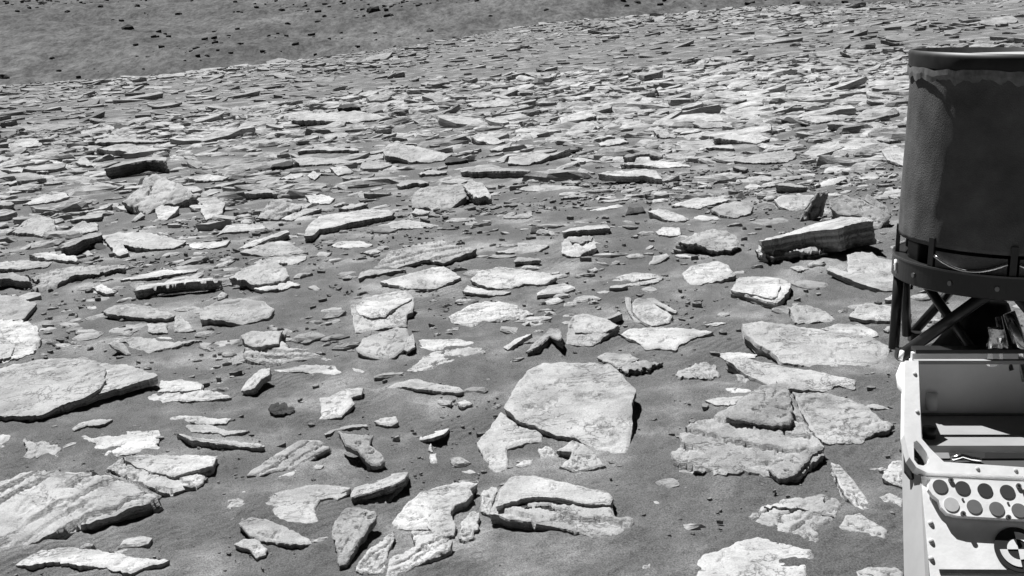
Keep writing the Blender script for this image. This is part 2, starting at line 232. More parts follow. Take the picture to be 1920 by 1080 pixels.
('rock_patch','grey flat slab at the lower end of the dagger-shaped rock','g',[1113,4214,20,1171,4306,27,1223,4313,27,1282,4165,17,1254,4102,12,1207,4127,14,1180,4168,17],50,0.15,1,None,[]),
('rock_plate','thin bright needle of rock under the dagger-shaped rock','p',[1063,4149,7,1119,4124,7,1205,4019,7,1149,4063,7,1086,4117,7],20,0.15,1,None,[]),
('rock_slab','pale blocky stone partly hidden by the rover frame corner','p',[1440,4687,44,1486,4748,54,1521,4746,53,1534,4705,47,1515,4623,34,1481,4534,19,1426,4589,28,1409,4633,35],73,0.15,1,None,[]),
('rock_patch','flush pale patch against the rover side below the blocky stone','p',[1336,4466,23,1394,4489,26,1430,4432,19,1403,4362,11,1350,4404,16],50,0.15,1,None,[]),
('rock_slab','pale slab at the bottom edge touching the rover side','p',[1084,3895,8,1136,3918,8,1221,3901,8,1236,3855,8,1210,3778,9,1084,3845,8],49,0.15,1,None,[]),
('rock_patch','small flush sliver between the fan-shaped slab and the rover','p',[1603,5566,12,1674,5562,12,1711,5482,13,1655,5499,13],50,0.15,1,None,[]),
('rock_slab','rounded stone cut by the bottom edge, right of the oval lens','p',[855,3908,8,899,3933,8,931,3884,8,891,3842,9,834,3853,9],49,0.15,1,None,[]),
('rock_slab','small crumbly lump left of the long bright slab','p',[806,6265,33,886,6333,41,988,6384,47,1048,6325,40,1047,6196,25,995,6165,21,899,6201,26],87,0.15,3,None,[]),
('rock_slab','small bright chip below the left end of the long bright slab','p',[1120,6158,35,1164,6150,34,1182,6078,19,1153,6049,13,1115,6079,19],66,0.15,1,None,[]),
('rock_patch','flat chip above the left end of the long bright slab','p',[1107,6658,13,1226,6640,13,1319,6561,14,1294,6501,15,1129,6513,15],50,0.15,1,None,[]),
('rock_slab','rounded cracked boulder with dark right side at the left frame edge','p',[-3758,8728,129,-3581,8706,112,-3471,8650,98,-3355,8505,79,-3251,8230,51,-3201,7957,29,-3272,7836,27,-3409,7793,36],100,0.15,2,None,[([-3561,8223,94,-3482,8255,89,-3364,8073,66,-3306,7854,47,-3341,7809,47,-3396,7780,50],27)]),
('rock_patch','grey flat slab behind the rounded boulder at the left edge','g',[-4268,10008,80,-4007,9830,70,-3732,9518,54,-3693,9129,33,-3739,9091,31,-3950,9176,35],50,0.15,1,None,[]),
('rock_plate','low wing-shaped slab with dark undercut, upper left of the huge slab','p',[-3014,8875,82,-2950,8963,96,-2776,8923,90,-2669,8869,81,-2466,8693,52,-2421,8641,43,-2479,8598,36,-2616,8648,44,-2754,8702,53,-2896,8762,63],51,0.15,1,None,[]),
('rock_slab','small bright triangular plate at the right tip of the wing-shaped slab','p',[-2423,8660,56,-2363,8596,49,-2196,8288,15,-2268,8270,13,-2349,8290,16],82,0.15,1,None,[]),
('rock_patch','dull square patch below the wing-shaped slab','g',[-2589,8505,41,-2445,8466,38,-2384,8255,19,-2528,8309,24],50,0.15,1,None,[]),
('rock_slab','tapering pale slab ending in a thin point, above the huge left slab','p',[-2783,8106,30,-2663,8211,35,-2476,8120,31,-2269,7972,24,-2075,7949,23,-2214,7872,19,-2357,7821,17,-2467,7806,16,-2561,7923,22,-2608,8055,28],75,0.15,1.6,None,[]),
('rock_plate','small plate leaning on the left end of the tapering slab','p',[-2660,7859,70,-2637,7895,85,-2565,7854,68,-2494,7742,23,-2518,7735,20,-2595,7803,48],35,0.15,1,None,[]),
('rock_patch','thin strip just above the tapering slab','p',[-2444,8142,33,-2322,8101,27,-2266,8043,19,-2402,8079,24],50,0.15,1,None,[]),
('rock_plate','overhanging layered plate with a wide black front, left middle ground','p',[-2963,9510,92,-2999,9897,63,-2786,9831,71,-2398,9767,82,-2261,9503,104,-2532,9581,94,-2798,9637,85,-2876,9490,95],78,0.15,1,(0.99,-0.15,0.03,3,0.0138),[]),
('rock_plate','thin plate just behind the black-fronted overhanging plate','p',[-3290,10257,27,-3161,10469,17,-3018,10598,11,-2782,10483,16,-2666,10571,12,-2672,10364,22,-2844,10295,25,-3100,10251,27],26,0.15,1,None,[]),
('rock_plate','small bright egg-shaped stone left of the black-fronted plate','p',[-3416,9908,63,-3347,9943,72,-3229,9835,45,-3195,9765,28,-3259,9756,26,-3357,9835,45],41,0.15,1,None,[]),
('rock_slab','tiny pale chip left of the wing-shaped slab','p',[-3298,9356,27,-3220,9341,26,-3188,9280,20,-3249,9274,20],67,0.15,1,None,[]),
('rock_slab','smooth oval pale slab alone on sand, left middle ground','p',[-2234,8560,63,-2223,8700,86,-2093,8802,103,-1927,8778,99,-1786,8686,84,-1688,8520,57,-1707,8386,35,-1869,8300,21,-1992,8373,33,-2129,8453,46,-2199,8469,48],143,0.15,1,None,[]),
('rock_stone','small stone sitting behind the smooth oval slab','p',[-2246,9207,39,-2218,9255,59,-2162,9224,46,-2182,9178,28,-2227,9162,21],99,0.15,1,None,[]),
('rock_slab','long flat plate cut by the left frame edge, upper of two','p',[-4852,11531,58,-4574,11548,59,-4240,11355,45,-4239,11221,36,-4527,11210,35,-4772,11316,43],99,0.15,1,None,[]),
('rock_plate','long layered ledge with dark shadow under its right end, left middle ground','p',[-4235,10706,72,-3974,10887,81,-3684,10866,80,-3389,10771,76,-3348,10598,67,-3548,10599,67,-3777,10494,62,-3819,10130,43,-4014,10195,47,-4011,10420,58],58,0.15,1.6,(0.92,0.39,0.02,5,0.0194),[]),
('rock_plate','dark shadowed ledge at the left frame edge beside the long layered ledge','g',[-4456,10539,108,-4309,10590,118,-4140,10452,91,-4069,10338,68,-4216,10397,79,-4442,10499,100],83,0.15,1,None,[]),
('rock_plate','plate propped up at an angle over a black hollow, far left middle ground','g',[-4316,11777,90,-4177,12278,133,-4024,12201,148,-3954,11999,147,-4118,11938,123,-4183,11752,106],105,0.15,1,None,[]),
('rock_stone','dark triangular stone right of the propped-up plate','d',[-4153,12035,96,-4058,12089,112,-3827,11789,22,-3962,11840,37],152,0.15,1,None,[]),
('rock_slab','low pale stone in front of the propped-up plate','p',[-4546,11612,93,-4371,11630,96,-4047,11452,64,-4002,11324,40,-4224,11400,54],136,0.15,1,None,[]),
('rock_patch','wide flat pale outcrop right of the propped-up plate','p',[-4023,12181,112,-3850,12238,118,-3505,12125,106,-3218,11839,78,-3067,11710,65,-3139,11498,43,-3355,11524,46,-3532,11631,57,-3693,11776,71,-3539,11429,36,-3661,11441,37,-3844,11824,76],50,0.15,1,None,[]),
('rock_slab','smooth upturned pale slab facing the viewer near the left edge','p',[-5396,13438,59,-5389,13807,127,-5287,13986,160,-5038,13766,119,-4886,13333,40,-4976,13236,22,-5170,13356,44],151,0.15,1,None,[]),
('rock_slab','flat pale rock slab behind the propped-up plate','p',[-4725,13269,53,-4632,13490,111,-4425,13365,79,-4380,13197,35,-4571,13147,21],119,0.15,1,None,[]),
('rock_slab','bright flat bar of rock above the stack of two crusty slabs','p',[-2877,12153,30,-2843,12476,71,-2768,12507,75,-2462,12413,63,-2400,12245,42,-2624,12239,41,-2782,12234,41],115,0.15,1,None,[]),
('rock_slab','thin pale rock slab in front of the bright flat bar','p',[-3074,11726,39,-2840,11701,38,-2640,11688,37,-2651,11515,28,-2767,11422,23,-2961,11495,27],79,0.15,1,None,[]),
('rock_stone','small pale rock stone in front of the propped-up plate','p',[-4064,11679,39,-4017,11729,52,-3942,11619,25,-3999,11607,22],92,0.15,1,None,[]),
('rock_plate','thin pale rock plate behind the propped-up plate','p',[-5002,14160,53,-4924,14377,61,-4702,14443,64,-4642,14179,53,-4767,14110,51],66,0.15,1,None,[]),
('rock_plate','loaf-shaped long pale rock with black underside, left of centre','p',[-1890,11398,83,-1951,12086,73,-1907,12574,67,-1710,12837,63,-1445,12843,63,-1200,12690,65,-1116,12396,69,-1126,12190,72,-1283,12150,73,-1432,12064,74,-1578,11970,75,-1683,11816,77,-1804,11809,77,-1808,11398,83],84,0.15,1,None,[]),
('rock_slab','low bright lens right of the loaf-shaped rock','p',[-1251,11730,32,-1113,11942,45,-943,11941,45,-732,11691,30,-629,11553,22,-754,11505,19,-1028,11579,23],85,0.15,1,None,[]),
('rock_slab','upper of the two crusty slabs stacked behind the smooth oval slab','p',[-2419,11012,49,-2295,11131,66,-2165,11229,80,-1970,11085,60,-1785,10817,22,-1904,10807,21,-2060,10816,22,-2193,10852,27],120,0.15,1,None,[]),
('rock_plate','crusty stepped slab with dark undercut, behind the smooth oval slab','p',[-2224,9601,102,-2102,9780,140,-1991,9896,165,-1880,9839,153,-1782,9679,118,-1734,9519,84,-1765,9449,69,-1909,9422,64,-2012,9446,69,-2098,9523,85],79,0.15,1.5,None,[]),
('rock_plate','lower shelf sticking out under the crusty stepped slab','p',[-1997,9410,38,-1919,9464,40,-1758,9542,43,-1633,9387,37,-1690,9335,35,-1716,9265,32,-1890,9293,33],47,0.15,1,None,[]),
('rock_slab','small ledge between the two crusty slabs','p',[-2138,10561,49,-2022,10611,54,-1749,10533,47,-1738,10396,35,-1851,10291,26,-1978,10415,37],94,0.15,1.6,None,[]),
('rock_slab','flat pale rock slab right of the crusty stepped slab','p',[-1550,9216,40,-1503,9232,45,-1446,9173,28,-1481,9138,19],70,0.15,1,None,[]),
('rock_slab','flat pale rock slab in front of the loaf-shaped rock','p',[-1669,10545,37,-1650,10621,55,-1535,10581,46,-1569,10499,26],78,0.15,1,None,[]),
('rock_slab','thin pale rock slab in front of the loaf-shaped rock','p',[-1575,10905,43,-1527,10997,57,-1326,10985,55,-1200,10825,31,-1252,10765,22,-1453,10818,30],97,0.15,1,None,[]),
('rock_plate','thin pale rock plate left of the finely layered plate stack','p',[-1288,10568,25,-1155,10627,29,-1105,10515,22,-1227,10505,21],36,0.15,1,None,[]),
('rock_slab','finely layered plate stack left of the image centre','p',[-1034,10043,66,-976,10178,87,-795,10284,104,-554,10346,114,-472,10218,94,-260,10067,69,-313,10005,60,-493,9814,29,-544,9787,25,-649,9901,43,-802,9846,34,-1030,9782,24,-1109,9816,30,-1089,9893,42],154,0.15,1,(0.94,0.33,0.05,6,0.0175),[]),
('rock_plate','dark-edged splinter below the finely layered plate stack','g',[-1178,9367,38,-1198,9674,26,-1116,9741,24,-826,9602,29,-935,9551,31,-1091,9475,34],39,0.15,1,None,[]),
('rock_slab','bright slab running behind the shield-topped rock','p',[-982,9101,56,-855,9170,66,-714,9272,80,-509,9324,88,-446,9202,70,-373,9046,49,-467,8969,38,-558,8855,22,-771,8922,31,-870,9023,45],128,0.15,1,None,[]),
('rock_slab','square pale rock carrying a shield-shaped raised plate, near centre','p',[-1113,8254,102,-1032,8343,118,-958,8381,125,-740,8427,134,-679,8291,109,-674,8030,61,-711,8012,58,-708,7827,24,-879,7827,24,-1043,7801,19],50,0.15,1,None,[([-1069,8177,106,-1022,8266,122,-890,8210,112,-774,8264,122,-690,8232,116,-798,8096,91,-855,7972,68,-949,7967,68,-1037,8046,82],30)]),
('rock_slab','bright smooth egg-shaped boulder in front of the shield-topped rock','p',[-975,7244,57,-941,7361,82,-866,7409,92,-732,7479,107,-670,7434,97,-656,7326,75,-679,7167,41,-741,7080,23,-825,7072,21,-905,7131,33,-967,7202,48],52,0.15,1,None,[([-678,7153,45,-660,7313,78,-632,7345,85,-610,7171,48,-657,7124,38],18)]),
('rock_slab','thin pale plate trailing right from the egg-shaped boulder','p',[-624,7436,21,-560,7433,21,-342,7348,19,-205,7222,16,-282,7213,15,-416,7206,15,-511,7187,15,-605,7248,16],61,0.15,1,None,[]),
('rock_slab','flat pale rock slab right of the bright flat bar','p',[-2517,11344,23,-2378,11580,56,-2110,11814,89,-2078,11718,75,-2256,11569,55,-2375,11381,28],129,0.15,1,None,[]),
('rock_plate','ribbed tilted plate with a thin dark front edge, left of the loaf-shaped rock','p',[-2658,13014,64,-2581,13155,106,-2541,13415,183,-2429,13375,171,-2168,13204,120,-2187,13109,92,-2286,13063,78,-2389,12909,33],48,0.15,1,(0.50,0.83,0.25,3,0.0233),[]),
('rock_slab','flat pale rock slab right of the ribbed tilted plate','p',[-2358,12922,36,-2204,13205,70,-1961,13179,67,-2069,13080,55,-2243,12834,26],110,0.15,1,None,[]),
('rock_slab','domed lens-shaped slab in the middle of the picture','p',[-437,7926,43,-386,8003,52,-301,8104,63,-194,8163,69,-56,8101,62,27,8016,53,125,7839,34,9,7775,27,-126,7757,25,-290,7707,19,-393,7779,27],109,0.15,1,(0.97,0.24,0.03,3,0.0104),[]),
('rock_slab','bright domed slab with a thin lower ledge, above the domed lens at centre','p',[-301,8934,66,-229,9076,89,-85,9112,95,101,9010,79,282,8885,59,333,8778,41,225,8697,28,89,8730,34,-6,8653,21,-119,8680,26,-244,8795,44],135,0.15,1,None,[]),
('rock_plate','thin ledge poking out under the bright domed slab','p',[-357,8652,40,-322,8759,60,-175,8633,37,-7,8556,23,-87,8523,17,-232,8573,26],32,0.15,1,None,[]),
('rock_stone','dark grey box-like block right of centre behind the bright domed slab','g',[67,9547,74,231,9458,67,241,9411,63,137,9423,64,38,9433,64,33,9469,67],114,0.15,1,None,[]),
('rock_stone','small dark pyramid-like stone behind the dark box-like block','d',[205,10787,22,241,10892,65,320,10818,35,319,10767,14],105,0.15,1,None,[]),
('rock_plate','bright-topped plate with a dark belly, right of centre in the middle ground','p',[471,10477,64,568,10704,54,876,10724,53,890,10457,65,717,10474,64,555,10502,63],68,0.15,1,None,[]),
('rock_slab','lumpy cracked pale boulder under the dark-bellied plate','p',[431,9868,97,497,9970,117,701,9928,109,707,9853,94,703,9688,60,606,9604,43,513,9549,32,478,9579,38,420,9634,49],60,0.15,1.8,None,[([495,9903,117,695,9886,113,674,9800,96,513,9805,97],25)]),
('rock_slab','flat pale rock slab left of the two-layer flat plate','p',[576,9083,28,639,9118,36,655,9075,26,608,9045,18],66,0.15,1,None,[]),
('rock_plate','flat plate of two thin layers right of the bright domed slab','p',[648,8577,22,784,8797,25,906,8851,26,1046,8768,24,1073,8631,22,956,8603,22,787,8606,22],37,0.15,1,(1.00,-0.01,-0.00,3,0.0115),[]),
('rock_slab','thin pale rock slab right of the two-layer flat plate','p',[775,8500,18,950,8558,18,1086,8639,19,1032,8496,18,880,8440,17],59,0.15,1,None,[]),
('rock_slab','flat pale rock slab behind the two-layer flat plate','p',[1046,9130,14,1103,9273,48,1204,9294,53,1223,9247,42,1134,9154,20],82,0.15,1,None,[]),
('rock_patch','pale dusty bedrock patch flush with sand behind the sharp-edged block','p',[1219,8585,48,1313,8745,63,1508,8802,69,1563,8669,56,1574,8443,34,1443,8339,23,1319,8322,22,1238,8294,19,1218,8440,33],50,0.15,1,None,[]),
('rock_slab','tongue-shaped bright slab right of centre, above the kite-shaped slab','p',[764,7743,71,809,7816,81,876,7772,75,925,7621,55,983,7473,34,947,7365,19,835,7333,15,787,7416,26,749,7583,49],100,0.15,1,None,[]),
('rock_slab','thin strip along the back of the tongue-shaped slab','p',[862,7812,77,911,7807,76,1033,7611,28,1020,7589,22,934,7690,47],90,0.15,1,None,[]),
('rock_patch','dull rim along the left of the tongue-shaped slab','g',[754,8098,31,789,8043,30,752,7690,22,784,7434,17,743,7466,18,729,7777,24],50,0.15,1,None,[]),
('rock_slab','pale rounded box-like rock left of the kite-shaped slab','p',[286,7024,27,321,7292,82,369,7403,104,438,7400,104,555,7310,85,630,7208,65,552,7109,44,444,6977,17,371,6991,20],51,0.15,1,None,[([370,7377,109,436,7372,108,553,7285,90,619,7190,70,534,7106,53,349,7135,59,342,7224,78],21)]),
('rock_plate','left fin of the two upturned dark fins near centre','p',[-84,7108,16,-14,7182,35,93,7173,67,3,7090,42,-61,7000,25],31,0.15,1,None,[]),
('rock_plate','right fin of the two upturned dark fins, with a black face','g',[44,6861,49,116,7066,53,203,7290,58,259,7224,76,264,6972,93,246,6886,95,194,7085,70,120,6900,65],64,0.15,1,None,[]),
('rock_slab','kite-shaped bright slab right of centre','p',[618,7102,49,684,7178,57,825,7169,57,961,7121,51,1157,7004,39,1033,6933,32,934,6837,22,895,6763,14,813,6817,20,732,6827,21,695,6966,35],97,0.15,1,None,[]),
('rock_plate','small upturned dark chip behind the rounded box-like rock','g',[556,7516,31,661,7606,52,669,7506,66,613,7478,52],46,0.15,1,None,[]),
('rock_patch','pale patch behind the top right corner of the big central slab','p',[440,6691,37,499,6745,44,627,6692,38,671,6615,28,582,6535,19,529,6530,18],50,0.15,1,None,[]),
('rock_plate','jagged rock with a black hollow at the top right of the big central slab','g',[530,6442,38,634,6525,35,691,6557,34,784,6470,37,728,6439,38,635,6387,39,558,6381,40],49,0.15,2.5,None,[]),
('rock_stone','small dark rock stone left of the rounded box rock','d',[199,7793,19,228,7823,33,248,7796,20,223,7776,10],73,0.15,1,None,[]),
('rock_stone','small dark rock stone behind the upturned dark fins','d',[65,7585,14,91,7611,29,97,7578,10],69,0.15,1,None,[]),
('rock_patch','thin pale rock patch right of the kite-shaped slab','p',[1134,7273,15,1231,7298,15,1281,7257,16,1196,7215,16],50,0.15,1,None,[]),
('rock_slab','thin pale rock slab behind the dark box-like block','p',[-109,10057,31,78,10126,40,82,10229,54,341,10093,36,228,9963,18,123,9944,15,47,9981,20],94,0.15,1,None,[]),
('rock_plate','sharp-edged bright block with black front face, right of centre','p',[1435,7945,52,1572,8320,49,1743,8298,49,1825,8181,50,1850,7990,52,1775,7754,53,1649,7508,55,1590,7599,54,1509,7794,53],91,0.15,1,None,[([1434,7907,63,1563,8258,60,1730,8237,60,1807,8123,61,1763,7904,63,1671,7624,65,1628,7569,65,1585,7669,65,1516,7801,64],23)]),
('rock_slab','pitted pale slab right of the sharp-edged block','p',[1675,7325,67,1732,7357,73,1801,7321,66,1882,7228,46,1906,7126,25,1879,7079,15,1744,7106,21,1663,7123,24,1682,7236,48],108,0.15,2,None,[]),
('rock_slab','flat pale slab running behind the rover antenna truss','p',[1978,7078,50,2064,7194,72,2140,7223,77,2344,7088,52,2279,6896,15,2131,6980,31,2032,7023,39],117,0.15,1,None,[]),
('rock_plate','great layered boulder with a black undercut, right middle ground','p',[1821,8991,92,1895,9142,98,2117,9267,103,2320,9349,107,2531,9317,106,2480,9092,96,2379,8898,88,2228,8767,82,2059,8784,83,1833,8802,83],124,0.5,1.6,(0.95,0.30,0.01,5,0.0166),[]),
('rock_plate','long roof plate and dark layered end above the great layered boulder','p',[1825,8860,167,2136,9085,180,2378,9283,187,2576,9381,199,2675,9014,244,2640,8763,264,2512,8820,245,2373,8734,238,2211,8910,204,2028,8880,187,1834,8792,175],182,0.15,1,(0.38,-0.92,0.13,2,0.0087),[]),
('rock_plate','split rounded boulder with dark underside, left of the great layered boulder','p',[1321,9424,98,1436,9554,126,1615,9640,145,1726,9566,129,1781,9443,102,1750,9251,60,1704,9216,53,1578,9191,47,1501,9298,70,1407,9389,90],101,0.6,1.8,None,[]),
('rock_patch','flat pale rock patch left of the split rounded boulder','p',[1251,10263,41,1336,10387,53,1461,10318,46,1443,10123,29,1348,10106,27,1263,10159,32],50,0.15,1,None,[]),
('rock_patch','flat pale outcrop with a sandy hollow beside the rover antenna','p',[2147,8209,75,2195,8268,80,2266,8099,65,2366,8483,100,2443,8518,103,2545,8485,100,2547,8347,87,2644,8240,78,2666,8048,61,2529,7643,24,2372,7656,25,2268,7820,40,2199,8049,61],50,0.15,1,None,[]),
('rock_patch','flat pale rock patch in front of the ring-marked outcrop','p',[2306,7447,29,2413,7535,39,2469,7462,30,2442,7383,21],50,0.15,1,None,[]),
('rock_slab','flat pale rock slab right of the broad smooth slab by the rover','p',[2100,6823,19,2150,6866,25,2168,6818,19,2115,6786,14],65,0.15,1,None,[]),
('rock_patch','flat pale rock patch in front of the great layered boulder','p',[1973,8529,35,2054,8540,37,2091,8466,26,2008,8446,23],50,0.15,1,None,[]),
('rock_plate','flat grey rock plate right of the tongue-shaped slab','g',[1251,7437,20,1283,7472,27,1339,7448,22,1290,7410,15],30,0.15,1,None,[]),
('rock_stone','small dark rock stone right of the kite-shaped slab','d',[1190,6875,23,1232,6897,27,1253,6859,20,1208,6824,13],67,0.15,1,None,[]),
('rock_plate','black-faced loaf-shaped rock in the far left middle ground','g',[-5898,18505,164,-5779,19185,174,-5553,19552,181,-5235,19339,182,-5063,18915,178,-5015,18658,176,-5442,19139,177,-5649,18729,170],179,0.15,1,None,[]),
('rock_plate','pale plate with dark underside above the black loaf-shaped rock','p',[-7076,21917,172,-6859,22116,211,-6479,22084,205,-6076,21532,95,-6216,21511,91,-6498,21670,123,-6775,21798,148,-7010,21945,177],106,0.15,1,None,[]),
('rock_slab','tent-like mound of bedrock below the black loaf-shaped rock','p',[-4520,14608,165,-4347,14820,269,-4310,15058,385,-4178,15079,396,-3847,14827,272,-3607,14582,152,-3792,14505,114,-3951,14476,100,-4066,14390,59,-4185,14331,30,-4335,14428,77],239,0.15,1.8,(0.04,0.90,0.44,3,0.0330),[]),
('rock_stone','black stone perched on top of the tent-like mound','d',[-5009,17030,47,-4995,17154,110,-4836,17237,152,-4877,17062,63,-4961,17000,31],192,0.15,1,None,[]),
('rock_slab','bright lump of rock at the foot of the tent-like mound','p',[-4004,14158,90,-3971,14299,105,-3727,14154,90,-3712,13880,60,-3741,13602,30,-3843,13580,28],106,0.15,1,None,[]),
('rock_slab','pale upturned slab right of the tent-like mound','p',[-3420,13842,56,-3492,14316,83,-3438,14684,105,-3208,14194,76,-3131,13651,44,-3254,13356,27],107,0.15,1,None,[]),
('rock_slab','flat pale rock slab left of the black loaf-shaped rock','p',[-10152,25925,110,-9953,26205,178,-9542,26015,132,-9382,25687,51,-9716,25651,42,-10092,25747,66],202,0.15,1,None,[]),
('rock_plate','thin pale rock plate behind the black loaf-shaped rock','p',[-7840,24337,77,-8062,25160,101,-7625,25009,97,-7007,24381,79,-6161,23708,59,-6751,23927,65,-7540,24336,77],74,0.15,1,None,[]),
('rock_plate','thin grey rock plate behind the smooth upturned slab','g',[-6537,15963,97,-6338,15937,95,-6240,15777,86,-6258,15717,82,-6473,15792,87],97,0.15,1,None,[]),
('rock_slab','flat pale rock slab behind the smooth upturned slab','p',[-6255,16068,27,-6130,16456,66,-5882,16552,76,-5711,16305,51,-5814,16053,25,-6082,16042,24],116,0.15,1,None,[]),
('rock_plate','flat pale rock plate left of the tent-like mound','p',[-5061,14691,54,-4880,14812,66,-4753,15016,85,-4767,14797,64,-4944,14689,54],69,0.15,1,None,[]),
('rock_slab','flat pale rock slab behind the tent-like mound','p',[-7070,20726,92,-7088,21165,134,-6859,20798,98,-6595,20218,42,-6838,20421,62],119,0.15,1,None,[]),
('rock_slab','thin pale rock slab left of the black loaf-shaped rock','p',[-8297,20471,97,-7877,20454,95,-7206,19818,42,-7630,19945,52],137,0.15,1,None,[]),
('rock_plate','thin pale rock plate behind the smooth upturned slab','p',[-7649,18788,65,-7490,18876,75,-7309,18723,58,-7354,18612,46,-7598,18651,50],61,0.15,1,None,[]),
('rock_stone','small dark rock stone behind the black loaf-shaped rock','d',[-8789,28411,39,-8748,28759,139,-8380,28562,83,-8557,28373,28],179,0.15,1,None,[]),
('rock_stone','little small dark rock stone behind the black loaf-shaped rock','d',[-7748,29850,64,-7687,30055,141,-7444,29862,69,-7536,29787,41],181,0.15,1,None,[]),
('rock_slab','thin pale rock slab right of the tent-like mound','p',[-4324,17079,78,-4049,17148,92,-3743,16948,52,-3796,16820,27,-4198,16929,48],132,0.15,1,None,[]),
('rock_slab','stubby pale rock slab left of the bright lump','p',[-4158,13688,39,-4142,14025,79,-4056,13885,62,-4111,13657,35],82,0.15,1,None,[]),
('rock_plate','thin grey rock plate behind the ribbed tilted plate','g',[-3135,14948,102,-2970,14972,107,-2773,14898,91,-2695,14750,60,-2847,14826,76,-3105,14864,84],75,0.15,1,None,[]),
('rock_slab','brightest white wedge-shaped slab in the upper middle rubble','p',[-1629,17372,146,-1582,17742,209,-1465,17797,218,-1092,17407,152,-656,16995,81,-767,16766,42,-1012,16713,33,-1242,16797,48,-1409,17100,99,-1588,17190,115],241,0.15,1,None,[]),
('rock_stone','dark stone at the right tip of the bright wedge in the rubble','d',[-729,16227,58,-714,16442,95,-603,16471,100,-417,16274,66,-528,16233,59],140,0.15,1,None,[]),
('rock_slab','long straight bright plate left of the bright wedge in the rubble','p',[-3084,18443,76,-2802,18350,71,-1904,17554,35,-1932,17428,29,-2216,17511,33,-2551,17668,40,-2882,17751,44],116,0.15,1,None,[]),
('rock_plate','flat dark rock plate behind the ribbed tilted plate','d',[-3229,17411,81,-3225,17518,100,-3018,17670,128,-2935,17593,114,-2927,17430,84],96,0.15,1,None,[]),
('rock_plate','thin pale rock plate in front of the broad pale sheet','p',[-3140,19356,59,-3072,19968,72,-2838,19891,70,-2174,19058,52,-2130,18870,48,-2530,19171,55,-2996,19421,60],63,0.15,1,None,[]),
('rock_slab','broad pale rock sheet in the upper rubble left of centre','p',[-4101,24937,154,-3759,25340,214,-3244,25284,206,-2785,25201,194,-2419,24819,137,-2061,24388,73,-2329,24319,62,-2723,24152,38,-2987,24364,69,-3460,24693,118],254,0.15,1,None,[]),
('rock_plate','thin dark rock plate behind the broad pale sheet','d',[-3509,27796,115,-3495,28133,174,-3276,28141,176,-3000,27760,109,-3246,27799,116],124,0.15,1,None,[]),
('rock_plate','thin grey rock plate right of the broad pale sheet','g',[-2763,27902,70,-2655,28161,128,-2334,28031,99,-2479,27837,56],71,0.15,1,None,[]),
('rock_slab','pale blunt mound facing the viewer, above the loaf-shaped rock on its right','p',[-957,12637,55,-954,13001,145,-869,13132,178,-660,13160,185,-392,13136,178,-387,12796,94,-539,12543,31,-739,12518,25,-783,12598,45],164,0.15,1,None,[]),
('rock_plate','small bright cube-like stone below the pale blunt mound','p',[-935,12271,52,-896,12371,80,-751,12271,52,-767,12227,40,-822,12217,37],52,0.15,1,None,[]),
('rock_plate','rough dark-bellied knob beside the pale blunt mound','p',[-413,12915,182,-338,13093,224,-221,13005,204,-154,12700,131,-127,12526,90,-286,12612,110,-356,12748,142],114,0.15,2,None,[]),
('rock_stone','long dark box-like ledge above the pale blunt mound','g',[-508,15214,77,-472,15548,69,-173,15369,74,340,14565,92,323,14456,94,93,14621,91,-139,14772,87,-495,15011,82],134,0.15,1,None,[]),
('rock_plate','flat grey rock plate behind the pale blunt mound','g',[-1249,14523,61,-1159,14693,82,-993,14699,83,-860,14464,53,-1019,14543,63,-1195,14443,51],66,0.15,1,None,[]),
('rock_plate','thin pale rock plate in front of the bright wedge in the rubble','p',[-1038,15473,52,-919,15592,69,-679,15494,55,-686,15408,42,-895,15382,38],53,0.15,1,None,[]),
('rock_plate','flat pale rock plate behind the loaf-shaped rock','p',[-1785,13195,56,-1672,13269,64,-1527,13345,73,-1473,13275,65,-1573,13179,54,-1686,13106,46],61,0.15,1,None,[]),
('rock_patch','flat pale rock patch right of the ribbed tilted plate','p',[-2309,14347,68,-2113,14340,68,-1915,14025,48,-1946,13743,31,-2177,13840,37],50,0.15,1,None,[]),
('rock_slab','flat pale rock slab left of the bright wedge in the rubble','p',[-2281,16508,100,-2097,16542,107,-1943,16254,46,-2136,16156,25],114,0.15,1,None,[]),
('rock_slab','flat pale rock slab behind the ribbed tilted plate','p',[-2932,16335,33,-2816,16568,66,-2631,16438,47,-2702,16272,24],106,0.15,1,None,[]),
('rock_slab','stubby pale rock slab behind the ribbed tilted plate','p',[-2550,16255,46,-2522,16615,70,-2386,16272,47,-2418,15945,25],83,0.15,1,None,[]),
('rock_plate','stone with a black arch-shaped front in the right middle rubble','g',[1483,14911,99,1563,15006,119,1734,15021,122,1890,14927,102,1937,14768,68,1773,14933,104,1582,14895,95],83,0.15,1,None,[]),
('rock_slab','pale plate directly in front of the black-arched stone','p',[1404,14508,68,1592,14563,72,1830,14495,67,2054,14350,56,2161,14019,31,1850,14064,35,1643,14317,54],112,0.15,1,None,[]),
('rock_plate','curved bright plate with a dark hollow below its right end','p',[1043,13358,115,1157,13431,125,1380,13385,119,1578,13386,119,1668,13272,102,1686,12969,59,1627,12988,62,1528,13133,83,1353,13163,87,1184,13257,100],74,0.15,1,None,[]),
('rock_slab','thin pale rock slab right of the dark knob','p',[142,13377,34,312,13457,38,465,13464,38,868,13146,24,740,13027,19,505,13061,20,242,13186,26],78,0.15,1,None,[]),
('rock_slab','flat pale rock slab right of the long dark box-like ledge','p',[90,15637,51,118,15953,96,408,15990,101,693,15925,92,921,16090,116,686,15823,78,459,15577,43,314,15495,31],156,0.15,1,None,[]),
('rock_slab','thin pale rock slab left of the dark-arched stone','p',[880,15528,60,1019,15514,57,1178,15345,28,1071,15319,24],100,0.15,1,None,[]),
('rock_slab','flat pale rock slab left of the curved bright plate','p',[831,14329,45,924,14454,78,1083,14250,24,923,14267,28],103,0.15,1,None,[]),
